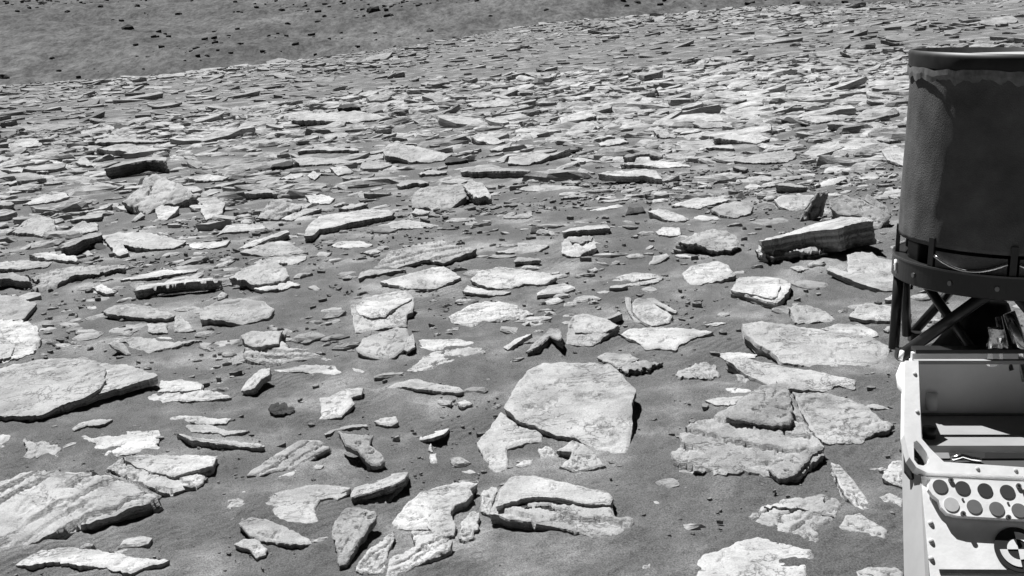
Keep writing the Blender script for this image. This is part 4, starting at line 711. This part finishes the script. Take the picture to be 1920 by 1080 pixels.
# small stones and pebbles in the foreground
x, y, r = fan(15000, 3.6, 14, 33)
dens = .25+.75*smooth(-.1, .5, fbm(x*.9, y*.9, 71, 2)); keep = rs.uniform(0, 1, len(x)) < dens; x, y, r = x[keep], y[keep], r[keep]
size = np.clip(np.exp(rs.normal(math.log(.0085), .6, len(x)))*(r/7), .004, .06); th = size*rs.uniform(.3, .6, len(x))
tag(slabs('pebbles', x, y, size, th, .15, .4, PEBBLE, 13, 6, False), 'small pebbles and chips strewn over the sand', 'pebbles', kind='stuff')

# ------------------------------------------------------------------ dark boulders on the far hillside
FAR_BOULDERS = [(-109.0, 385.9, 2.00, 'biggest dark boulder on the far hillside, upper left'),
    (-35.2, 400.5, 2.28, 'long dark boulder on the far hillside near the top edge, left of centre'),
    (-29.0, 374.9, 1.36, 'dark boulder just below the long far boulder near the top edge'),
    (-119.4, 308.7, 1.50, 'dark boulder where the ridge meets the left frame edge'),
    (-191.5, 552.8, 1.72, 'dark boulder at the very top left of the far hillside'),
    (-16.1, 347.6, 1.10, 'dark boulder alone just above the ridge line left of centre'),
    (43.8, 369.4, 1.10, 'dark boulder at the top edge over the middle of the ridge'),
    (-50.5, 378.6, 1.04, 'dark boulder on the far hillside below the pale far patch'),
    (-178.8, 488.3, 1.06, 'small dark boulder on the far hillside'),
    (-158.0, 482.8, 1.04, 'small dark boulder on the far hillside'),
    (-146.3, 485.4, 1.15, 'small dark boulder on the far hillside'),
    (-133.5, 490.1, 1.04, 'small dark boulder on the far hillside'),
    (-112.5, 467.7, 0.98, 'small dark boulder on the far hillside'),
    (-72.1, 322.0, 0.67, 'small dark boulder on the far hillside'),
    (-71.3, 442.3, 1.32, 'small dark boulder on the far hillside'),
    (-61.0, 388.2, 0.98, 'small dark boulder on the far hillside'),
    (-51.9, 405.7, 0.83, 'small dark boulder on the far hillside'),
    (-116.0, 335.5, 0.72, 'small dark boulder on the far hillside'),
    (17.1, 362.6, 0.82, 'small dark boulder on the far hillside'),
    (40.2, 363.8, 0.75, 'small dark boulder on the far hillside'),
    (1.0, 365.0, 0.66, 'small dark boulder on the far hillside'),
    (-109.4, 319.8, 0.69, 'small dark boulder on the far hillside'),
    (-77.1, 334.2, 0.70, 'small dark boulder on the far hillside')]
def far_boulder(xy, size, seed, label):
    rs_ = np.random.RandomState(seed); bm = bmesh.new(); bmesh.ops.create_icosphere(bm, subdivisions=2, radius=1)
    for v in bm.verts:
        d = 1+.45*noise.noise(v.co*1.3+Vector((seed*3.3, 0, 0)))
        v.co = Vector((v.co.x*d*size, v.co.y*d*size*.7, max(-.3, v.co.z*d)*size*.62))
    me = bpy.data.meshes.new('boulder'); bm.to_mesh(me); bm.free(); me.materials.append(BOULDER)
    o = bpy.data.objects.new('boulder', me); COL.objects.link(o)
    o.location = (xy[0], xy[1], float(far_height(np.array(xy[0]), np.array(xy[1])))+.05*size)
    tag(o, label, 'boulder', 'dark boulders on the far hillside')
for k, (bx, by, bs, bl) in enumerate(FAR_BOULDERS): far_boulder((bx, by), bs, k+1, bl)
x, y, r = fan(13000, 200, 1000, 30)
keep = rs.uniform(0, 1, len(x)) < smooth(-.3, .5, fbm(x/60, y/60, 81, 3)); x, y = x[keep], y[keep]
size = np.clip(np.exp(rs.normal(math.log(.55), .6, len(x))), .2, 1.3)
tag(slabs('far_boulder_scatter', x, y, size, size*.5, .1, .2, BOULDER, 14, 6, False, far_height), 'scatter of tiny dark rocks over the far hillside', 'rubble', kind='stuff')


# ------------------------------------------------------------------ rover: rear deck housing with antenna, own upright frame
def flat_mat(name, v, rough=.6, metal=0.0, spec=.4, bumpscale=None, bstr=.3, var=.1, vs_=14):
    mt, t, b = nodes_of(name); co = N(t, 'ShaderNodeTexCoord').outputs['Object']
    c = ramp(t, noise_tex(t, co, vs_, 4, .6), [(.3, v*(1-var)), (.7, min(1, v*(1+var)))])
    t.links.new(c, b.inputs['Base Color']); b.inputs['Roughness'].default_value = rough
    b.inputs['Metallic'].default_value = metal; b.inputs['Specular IOR Level'].default_value = spec
    if bumpscale: t.links.new(bump(t, noise_tex(t, co, bumpscale, 3, .6), bstr, .002), b.inputs['Normal'])
    return mt
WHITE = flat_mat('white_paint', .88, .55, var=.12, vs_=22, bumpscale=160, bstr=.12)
SHADED_WHITE = flat_mat('shaded_white_paint', .42, .7, var=.08)  # white paint dimmed: shading of the housing side put into the colour
POCKET = flat_mat('grey_pocket_paint', .78, .7, var=.06)
BLACK = flat_mat('black_anodised', .02, .32, spec=.5, var=.2)
DARKP = flat_mat('dark_mechanism', .02, .5, var=.5, vs_=30)
CLOTH = flat_mat('charcoal_cloth', .118, .9, spec=.12, bumpscale=420, bstr=.6, var=.3, vs_=16)
TAPE = flat_mat('pale_tape', .17, .6, var=.4, vs_=60)
RIMM = flat_mat('pale_rim', .4, .5)
METAL = flat_mat('polished_metal', .75, .18, metal=1.0, bumpscale=30, bstr=.6)
SCREW = flat_mat('screw_metal', .22, .4, metal=.6)

ROV_F = F0*math.cos(PITCH)+UP*math.sin(PITCH); ROV_U = UP*math.cos(PITCH)-F0*math.sin(PITCH)
BASE = Vector((1.05, 2.4, -2.0))                 # rover coordinates: x right, y ahead, z up, from the camera mast head
RM = Matrix((RT, ROV_F, ROV_U)).transposed().to_4x4(); RM.translation = CAM
rover = bpy.data.objects.new('rover', None); COL.objects.link(rover)
RM2 = RM @ Matrix.Translation(BASE); rover.matrix_world = RM2
tag(rover, 'rover corner with black drum antenna on a truss over a white metal housing', 'rover')
def part(name, verts, faces, mat, parent=rover, sm=None, label=None):
    if parent is not None and (parent.name == 'antenna' or (parent.parent and parent.parent.name == 'antenna')):
        verts = [Vector((.837+(v[0]-AX)*.89, 2.078+(v[1]-AY)*.89, v[2]))*1.06 for v in verts]
    o = mesh_obj(name, [Vector(v)-BASE for v in verts], faces, mat, smooth_faces=sm)
    o.parent = parent
    if label: o['label'] = label
    return o
def bm_part(name, bm, mat, parent=rover, smooth_=False, bevel=0):
    if bevel: bmesh.ops.bevel(bm, geom=[e for e in bm.edges], offset=bevel, segments=2, affect='EDGES', profile=.6)
    bmesh.ops.recalc_face_normals(bm, faces=bm.faces)
    vs_ = [v.co.copy() for v in bm.verts]; bm.verts.index_update()
    fs = [tuple(v.index for v in f.verts) for f in bm.faces]; bm.free()
    return part(name, vs_, fs, mat, parent, [smooth_]*len(fs))
def box(x0, x1, y0, y1, z0, z1):
    bm = bmesh.new(); bmesh.ops.create_cube(bm, size=1)
    for v in bm.verts: v.co = Vector(((x0+x1)/2+v.co.x*(x1-x0), (y0+y1)/2+v.co.y*(y1-y0), (z0+z1)/2+v.co.z*(z1-z0)))
    return bm
def tube(path, rad, n=12, caps=True):
    """swept round bar through points"""
    bm = bmesh.new(); rings = []; path = [Vector(p) for p in path]
    for i, p in enumerate(path):
        d = (path[min(i+1, len(path)-1)]-path[max(i-1, 0)]).normalized()
        s = d.cross(Vector((0, 0, 1)))
        if s.length < .05: s = d.cross(Vector((1, 0, 0)))
        s.normalize(); t_ = s.cross(d); rd = rad[i] if isinstance(rad, (list, tuple)) else rad
        rings.append([bm.verts.new(p+s*math.cos(a)*rd+t_*math.sin(a)*rd) for a in [2*math.pi*k/n for k in range(n)]])
    for a, b in zip(rings, rings[1:]):
        for k in range(n): bm.faces.new((a[k], a[(k+1) % n], b[(k+1) % n], b[k]))
    if caps: bm.faces.new(rings[0][::-1]); bm.faces.new(rings[-1])
    return bm
def lathe(prof, cx, cy, n=96, a0=0, a1=2*math.pi, wob=None):
    bm = bmesh.new(); full = abs(a1-a0-2*math.pi) < 1e-6; cols = []
    cnt = n if full else n+1
    for k in range(cnt):
        a = a0+(a1-a0)*k/n
        cols.append([bm.verts.new((cx+math.sin(a)*(r+(wob(a, z) if wob else 0)), cy-math.cos(a)*(r+(wob(a, z) if wob else 0)), z)) for r, z in prof])
    for k in range(n):
        A_, B_ = cols[k], cols[(k+1) % cnt]
        for i in range(len(prof)-1): bm.faces.new((A_[i], B_[i], B_[i+1], A_[i+1]))
    return bm
# --- antenna
AX, AY, AR = .857, 2.07, .19
ant = bpy.data.objects.new('antenna', None); COL.objects.link(ant); ant.parent = rover
ant['label'] = 'dark cloth-covered drum antenna on a black truss'
def wrinkle(a, z):
    v = Vector((math.sin(a)*5, math.cos(a)*5, z*7)); return .0020*noise.noise(v)+.0010*noise.noise(v*3.1)
zs = [-.386+(.308)*k/46 for k in range(47)]
bm_part('shroud', lathe([(AR-.006, -.388)]+[(AR, z) for z in zs], AX, AY, 150, wob=wrinkle), CLOTH, ant, True)
bm_part('shroud_cap', lathe([(AR+.0035, -.100), (AR+.005, -.082), (AR+.002, -.0735), (AR-.004, -.0735), (AR-.006, -.090), (.0001, -.090)], AX, AY, 120), DARKP, ant, True)
bm = lathe([(.176, -.090), (.176, -.0822), (.170, -.0815), (.0001, -.081)], AX, AY, 120)
for v in bm.verts: v.co.z += (v.co.x-AX-.03)*.03
bm_part('cap_lid', bm, RIMM, ant, True)
# torn pale tape below the cap: ragged edges, loose folds
bm = bmesh.new(); top_, mid_, bot_ = [], [], []
def tooth(u, seed):
    k = math.floor(u); f_ = u-k; h0 = abs(noise.noise(Vector((k*3.7, seed, .5))))*1.6; h1 = abs(noise.noise(Vector((k*3.7+3.7, seed, .5))))*1.6
    return (h0+(h1-h0)*f_)
for k in range(320):
    a = 2*math.pi*k/320; u = k*.22
    rg = .003+.011*min(1, tooth(u*1.3, 2))+.005*tooth(u*3.1, 5); tg = .006*tooth(u*1.1, 8)
    w_ = .0018*noise.noise(Vector((k*.33, 9, 1)))
    for lst, zz, ro in ((top_, -.098-tg, .0050), (mid_, -.103-tg-rg*.4, .0052+w_*.6), (bot_, -.106-tg*.6-rg, .0040)):
        lst.append(bm.verts.new((AX+math.sin(a)*(AR+ro), AY-math.cos(a)*(AR+ro), zz)))
for k in range(320):
    j = (k+1) % 320
    bm.faces.new((top_[k], mid_[k], mid_[j], top_[j])); bm.faces.new((mid_[k], bot_[k], bot_[j], mid_[j]))
bm_part('ragged_tape', bm, TAPE, ant)
bm_part('hub', lathe([(.0001, -.38), (.14, -.38), (.14, -.46), (.0001, -.46)], AX, AY, 64), DARKP, ant, True)
bm_part('support_ring', lathe([(.150, -.420), (.197, -.420), (.1985, -.4215), (.1985, -.457), (.196, -.4585), (.150, -.4585), (.150, -.420)], AX, AY, 120), BLACK, ant, False)
bm_part('ring_edge', lathe([(.1970, -.4190), (.1996, -.4190), (.1996, -.4222), (.1970, -.4222), (.1970, -.4190)], AX, AY, 120), flat_mat('worn_edge', .10, .3, metal=.5), ant, False)
def on_cyl(deg, z, r_=.19): a = math.radians(deg); return Vector((AX+math.sin(a)*r_, AY-math.cos(a)*r_, z))
# angle 0 faces back along -y; the camera sees from about -22 deg
for dg in (-106, -60, -15, 30, 75, 120, 165, 210):
    p = on_cyl(dg, 0, .190); a = math.radians(dg); bm = box(-.006, .006, -.004, .004, -.421, -.372)
    bmesh.ops.rotate(bm, verts=bm.verts, cent=(0, 0, 0), matrix=Matrix.Rotation(a, 3, 'Z'))
    bmesh.ops.translate(bm, verts=bm.verts, vec=(p.x, p.y, 0)); bm_part('clamp', bm, BLACK, ant, False)
for k in range(14):
    dg = -150+k*24+8; a_, b_ = on_cyl(dg, -.440, .1975), on_cyl(dg, -.440, .2015)
    bm_part('ring_bolt', tube([a_, b_], .0042, 8), SCREW, ant, False)
for dg, w_ in ((-82, .022), (-38, .03), (8, .026), (52, .024), (-128, .02)):
    a = math.radians(dg); p = on_cyl(dg, 0, .168); bm = box(-w_, w_, -.012, .012, -.4195, -.390)
    bmesh.ops.rotate(bm, verts=bm.verts, cent=(0, 0, 0), matrix=Matrix.Rotation(a, 3, 'Z')); bmesh.ops.translate(bm, verts=bm.verts, vec=(p.x, p.y, 0))
    bm_part('drive_box', bm, DARKP, ant, False, .003)
def arc(d0, d1, z0, sag, r_=.1955, n=18):
    return [on_cyl(d0+(d1-d0)*k/n, z0-sag*math.sin(math.pi*k/n), r_) for k in range(n+1)]
for d0, d1 in ((-57, -18), (-12, 27)):
    bm_part('strap', tube(arc(d0, d1, -.400, .017), .0028, 8), METAL, ant, True)
    bm_part('strap_pocket', lathe([(.1925, -.392), (.1925, -.420)], AX, AY, 10, math.radians(d0), math.radians(d1)), CLOTH, ant, True)
bm_part('marker', tube([on_cyl(-92, -.428, .1983), on_cyl(-90.5, -.434, .1998), on_cyl(-90, -.444, .1998), on_cyl(-89, -.449, .1983)], .0032, 8), flat_mat('pale_marker', .8), ant, True)
ZB = -.592
def strut(a, b, r_=.0095): bm_part('strut', tube([a, b], r_, 14), BLACK, ant, True)
strut(on_cyl(-100, -.455, .185), on_cyl(-100, ZB, .185), .0105)
strut(on_cyl(-28, -.455, .182), on_cyl(-84, ZB, .185), .0105)
strut(on_cyl(-108, -.455, .150), on_cyl(-40, ZB+.02, .10), .009)
strut(on_cyl(-10, -.455, .182), on_cyl(38, ZB, .185), .0105)
strut(on_cyl(62, -.455, .182), on_cyl(44, ZB, .185), .0095)
strut(on_cyl(150, -.455, .182), on_cyl(100, ZB, .185)); strut(on_cyl(170, -.455, .182), on_cyl(215, ZB, .185)); strut(on_cyl(235, -.455, .182), on_cyl(222, ZB, .185))
for dg in (-92, 40, 100, 218):
    p = on_cyl(dg, 0, .172); bm = box(p.x-.013, p.x+.013, p.y-.013, p.y+.013, ZB-.014, ZB+.006); bm_part('foot_block', bm, BLACK, ant, False, .003)
def crumple(a, z): return .006*noise.noise(Vector((math.sin(a)*4, math.cos(a)*4, z*30)))
bm_part('cable_bundle', lathe([(.0001, -.50), (.035, -.50), (.05, -.53), (.075, -.56), (.105, ZB-.004), (.126, ZB-.010), (.13, ZB-.03)], AX-.015, AY, 48, wob=crumple), DARKP, ant, True)
bm_part('metal_tube', tube([(AX-.025, AY-.125, -.492), (AX-.010, AY-.135, -.530), (AX+.012, AY-.150, -.600)], [.011, .0125, .0125], 16), METAL, ant, True)
bm_part('metal_tube', tube([(AX-.042, AY-.120, -.500), (AX-.034, AY-.135, -.54), (AX-.020, AY-.145, -.585)], [.006, .007, .007], 12), METAL, ant, True)
bm = box(AX-.066, AX-.040, AY-.150, AY-.135, -.575, -.515); bmesh.ops.subdivide_edges(bm, edges=bm.edges, cuts=4, use_grid_fill=True)
for v in bm.verts: v.co += Vector((noise.noise(v.co*60), noise.noise(v.co*60+Vector((9, 0, 0))), noise.noise(v.co*60+Vector((0, 9, 0)))))*.005
bm_part('crumpled_foil', bm, METAL, ant, False)
for k in range(3):
    bm_part('cable', tube([on_cyl(60-k*9, -.46, .15), on_cyl(55-k*8, -.51, .14+.012*k), on_cyl(62-k*6, -.56, .12+.01*k), on_cyl(50-k*9, -.60, .15)], .0035, 8), DARKP, ant, True)

# --- housing: sloping face 45 deg, starting at y = 2.0, z = -.584
S0 = Vector((0, 2.0, -.584)); SN = Vector((0, -math.sqrt(.5), math.sqrt(.5))); SD = Vector((0, -math.sqrt(.5), -math.sqrt(.5)))
def sp(x, s, off=0): return Vector((x, 0, 0))+S0+SD*s+SN*off
def plate(name, outer, mat, o0, o1, parent=rover, holes=(), label=None, bev=0):
    """flat sheet in the sloping face, outline in metres (x, s), between offsets o0 < o1 along its normal"""
    loops = [outer]+list(holes); vl = [[Vector((x, -s, 0)) for x, s in lp] for lp in loops]
    tri = tessellate_polygon(vl); flat = [p for lp in loops for p in lp]; n = len(flat)
    verts = [sp(x, s, o1) for x, s in flat]+[sp(x, s, o0) for x, s in flat]
    faces = [tuple(t_) for t_ in tri]+[tuple(i+n for i in t_[::-1]) for t_ in tri]
    k = 0
    for lp in loops:
        L = len(lp)
        for i in range(L): faces.append((k+i, k+(i+1) % L, n+k+(i+1) % L, n+k+i))
        k += L
    bm = bmesh.new(); vv = [bm.verts.new(v) for v in verts]
    for f in faces:
        try: bm.faces.new([vv[i] for i in f])
        except ValueError: pass
    o = bm_part(name, bm, mat, parent)
    if label: o['label'] = label
    return o
def disc(name, x, s, rad, mat, o0, o1, parent, n=40, a0=0, a1=2*math.pi, rin=0):
    full = abs(a1-a0-2*math.pi) < 1e-6
    ang = [a0+(a1-a0)*k/n for k in range(n if full else n+1)]
    pts = [(x+math.cos(a)*rad, s-math.sin(a)*rad) for a in ang]
    if not full: pts += [(x+math.cos(a)*rin, s-math.sin(a)*rin) for a in reversed(ang)] if rin else [(x, s)]
    return plate(name, pts, mat, o0, o1, parent)
def dome(name, x, s, rad, mat, parent, off=0, h=.5):
    bm = bmesh.new(); bmesh.ops.create_uvsphere(bm, u_segments=18, v_segments=10, radius=1)
    for v in bm.verts: v.co = sp(x+v.co.x*rad, s+v.co.y*rad, off+v.co.z*rad*h)
    return bm_part(name, bm, mat, parent, True)
FRAME = [(0.6578, 0.0047), (0.6801, 0.0047), (0.6682, 0.0882), (0.6603, 0.1476), (0.6716, 0.1663), (0.6888, 0.1886), (0.8143, 0.1978), (1.2128, 0.2242), (1.2054, 0.2467), (0.8109, 0.2134), (0.6583, 0.2070), (0.6430, 0.1978), (0.6350, 0.1803), (0.6331, 0.1410), (0.6461, 0.0686)]
HOLE = [(0.6463, 0.1542), (0.6519, 0.1513), (0.6575, 0.1589), (0.6637, 0.1719), (0.6660, 0.1831), (0.6630, 0.1905), (0.6545, 0.1951), (0.6463, 0.1932), (0.6418, 0.1849)]
HOLE_C = (0.6546, 0.1760)
PANEL = [(0.6515, 0.2090), (1.2120, 0.2426), (1.5, .52), (0.6235, .52)]
SIDE_A = (0.6506, 0.2090)
SIDE_B = (0.6126, .50)
XS = 0.6368
PANEL_S0 = 0.2090
CAL = [(0.6627, 0.2187), (0.8071, 0.2241), (1.2027, 0.2484), (1.1825, 0.3098), (0.7933, 0.2872), (0.6912, 0.2811), (0.6762, 0.2767), (0.6689, 0.2670), (0.6670, 0.2546), (0.6586, 0.2457), (0.6544, 0.2368), (0.6563, 0.2260)]
DISCS = [(0.6733, 0.2327, 0.085), (0.7080, 0.2354, 0.045), (0.7424, 0.2390, 0.035), (0.7770, 0.2417, 0.045), (0.8122, 0.2452, 0.03), (0.8467, 0.2479, 0.03), (0.6852, 0.2630, 0.52), (0.7202, 0.2665, 0.15), (0.7544, 0.2701, 0.145), (0.7886, 0.2727, 0.15), (0.8227, 0.2762, 0.12)]
DISC_R = 0.0117
SCREWS = [(0.6917, 0.2223), (0.7963, 0.2322), (0.7002, 0.2784), (0.7692, 0.2845)]
PINS = [(0.7043, 0.2541), (0.7739, 0.2604)]
RIVETS = [(0.6526, 0.2878), (0.6481, 0.3174), (0.6430, 0.3456)]
SEAM = 0.3625
FID = (0.7787, 0.3312, 0.0361)

frame = plate('frame', FRAME, WHITE, -.012, .010, holes=[HOLE], label='white rim of the open housing with a teardrop hole')
for k in range(2): dome('hole_bolt', HOLE_C[0]-.001, HOLE_C[1]+.004*(2*k-1), .0045, SCREW if k == 0 else METAL, frame, -.020)
plate('hole_backing', [(x+(x-HOLE_C[0])*.5, s+(s-HOLE_C[1])*.5) for x, s in HOLE], DARKP, -.030, -.024, frame)
for bx_, bs_ in ((FRAME[0][0]+.012, .03), (FRAME[0][0]+.004, .10), (.74, .2005), (.80, .2035)): dome('frame_bolt', bx_, bs_, .0035, SHADED_WHITE, frame, .010, .6)
panel = plate('front_panel', PANEL, WHITE, -.014, 0)
XL = FRAME[0][0]; XR = 1.5
# pocket behind the rim
pocket = bm_part('pocket', box(XL+.036, XR, 2.062, 2.072, -.700, -.588), POCKET)
pocket['label'] = 'shaded grey pocket behind the white rim'
fl = [(XL+.014, 1.906), (XR, 1.906), (XR, 2.062), (XL+.040, 2.062)]
part('pocket_floor', [(x_, y_, -.700) for x_, y_ in fl]+[(x_, y_, -.712) for x_, y_ in fl], [(0, 1, 2, 3), (7, 6, 5, 4), (0, 4, 5, 1), (1, 5, 6, 2), (2, 6, 7, 3), (3, 7, 4, 0)], flat_mat('shade_grey_floor', .26), pocket)  # floor colour darkened in place of the drum's missing shadow
bm_part('pocket_sill', box(XL+.030, XR, 1.868, 1.906, -.735, -.722), flat_mat('shade_dark_sill', .045), pocket)  # sill colour darkened to stand in for shade inside the pocket
sw = [(2.070, -.600), (1.992, -.606), (1.912, -.686), (1.912, -.716), (2.070, -.716)]
wv_ = [(XL+.012+(y_-1.912)*.16, y_, z_) for y_, z_ in sw]; wv_ += [(x_-.004, y_, z_) for x_, y_, z_ in wv_]
part('pocket_side', wv_, [(0, 1, 2, 3, 4), (9, 8, 7, 6, 5)]+[(k, k+5, (k+1) % 5+5, (k+1) % 5) for k in range(5)], POCKET, pocket)
bm_part('pocket_groove', tube([(XL+.042, 2.058, -.698), (XR, 2.058, -.700)], .0024, 8), SCREW, pocket)
bm_part('latch', tube([(XL+.075, 2.061, -.66), (XL+.075, 2.058, -.69)], .010, 14), POCKET, pocket, True)
bm_part('clip', tube([(XL+.052, 1.885, -.716), (XL+.07, 1.89, -.712), (XL+.085, 1.888, -.716), (XL+.10, 1.884, -.718)], .005, 8), METAL, pocket, True)
bm_part('grommet', tube([(XL+.034, 1.945, -.700), (XL+.034, 1.945, -.682)], .011, 18), DARKP, pocket, True)
bm_part('grommet', tube([(XL+.215, 1.925, -.700), (XL+.215, 1.925, -.690)], .016, 22), RIMM, pocket, True)
bm_part('grommet_core', tube([(XL+.215, 1.925, -.689), (XL+.215, 1.925, -.684)], .010, 18), BLACK, pocket, True)
bm_part('top_lip', box(XL+.02, XR, 2.0, 2.010, -.590, -.5835), flat_mat('grey_lip', .3), rover)
bm_part('wall_top_shade', box(XL+.040, XR, 2.058, 2.085, -.5878, -.581), BLACK, rover)  # added black strip, painted shade over the sunlit top of the pocket wall
bm_part('deck_plate', lathe([(.0001, -.600), (.132, -.600), (.134, -.604), (.134, -.640), (.0001, -.640)], AX, AY, 64), BLACK, ant)
# left side of the housing
SA, SB = sp(*SIDE_A, -.001), sp(*SIDE_B, -.001)
side = [SA, SB, SB+Vector((0, .115, 0)), SA+Vector((0, .10, .012))]
vs_ = side+[v+Vector((.006, 0, 0)) for v in side]
part('side_panel', vs_, [(0, 1, 2, 3), (7, 6, 5, 4), (0, 4, 5, 1), (1, 5, 6, 2), (2, 6, 7, 3), (3, 7, 4, 0)], SHADED_WHITE)
bm_part('hinge_lug', tube([(XL+.002, 2.005, -.590), (XL-.007, 1.990, -.606), (XL-.008, 1.978, -.622), (XL-.001, 1.955, -.645)], [.004, .0065, .006, .003], 14), WHITE, rover, True)
bm_part('hinge_pin', tube([(XL+.004, 2.02, -.572), (XL-.001, 2.012, -.586)], .004, 12), WHITE, rover, True)
cal = plate('calibration_plate', CAL, WHITE, .004, .014, label='white plate with two rows of round grey discs')
plate('plate_standoff', [(CAL[0][0]+.02, CAL[0][1]+.012), (1.2, CAL[0][1]+.012), (1.2, CAL[0][1]+.035), (CAL[0][0]+.02, CAL[0][1]+.035)], SHADED_WHITE, .001, .0039, cal)
for k, (x, s, v) in enumerate(DISCS):
    disc('target_disc', x, s, DISC_R, flat_mat('target_grey', v, .8, var=.08, vs_=60), .0142, .0152, cal)
for x, s in SCREWS:
    d_ = disc('screw', x, s, .0042, SCREW, .0142, .0170, cal, 20); disc('screw_socket', x, s, .0018, BLACK, .0171, .0176, d_, 8)
for x, s in PINS: disc('pin', x, s, .0019, SCREW, .0142, .0156, cal, 12)
for x, s in RIVETS: dome('rivet', x, s, .0044, SHADED_WHITE, panel, 0, .8)
plate('seam', [(PANEL[0][0], SEAM), (XR, SEAM+.004), (XR, SEAM+.010), (PANEL[0][0], SEAM+.006)], DARKP, .0008, .0016, panel)
# round black and white marker
fx, fs, fr = FID
fid = disc('round_marker', fx, fs, fr, flat_mat('marker_black', .02, .7), .0008, .0020, panel, 64)
fid['label'] = 'round black marker with white checkered quadrants'
for q0 in (1, 3): disc('marker_quadrant', fx, fs, fr*.46, WHITE, .0024, .0030, fid, 16, q0*math.pi/2, (q0+1)*math.pi/2)
for q0 in (0, 2): disc('marker_arc', fx, fs, fr*.78, WHITE, .0024, .0030, fid, 16, q0*math.pi/2, (q0+1)*math.pi/2, rin=fr*.46)
# rover body under the housing (below and right of the frame) with a wheel on the ground
bm_part('body', box(1.22, 1.95, 2.05, 3.1, -1.45, -.93), SHADED_WHITE, rover, False, .02)
bm_part('body_neck', box(XL+.16, XR, 2.02, 2.3, -1.0, -.74), SHADED_WHITE, rover)
for wy in (2.0, 2.95):
    w_ = bm_part('wheel', tube([(1.98, wy, -1.70), (2.3, wy, -1.70)], .25, 40), DARKP, rover, False)
    bm_part('axle', tube([(1.8, wy, -1.40), (1.97, wy, -1.55), (2.0, wy, -1.70)], .035, 12), BLACK, w_, True)
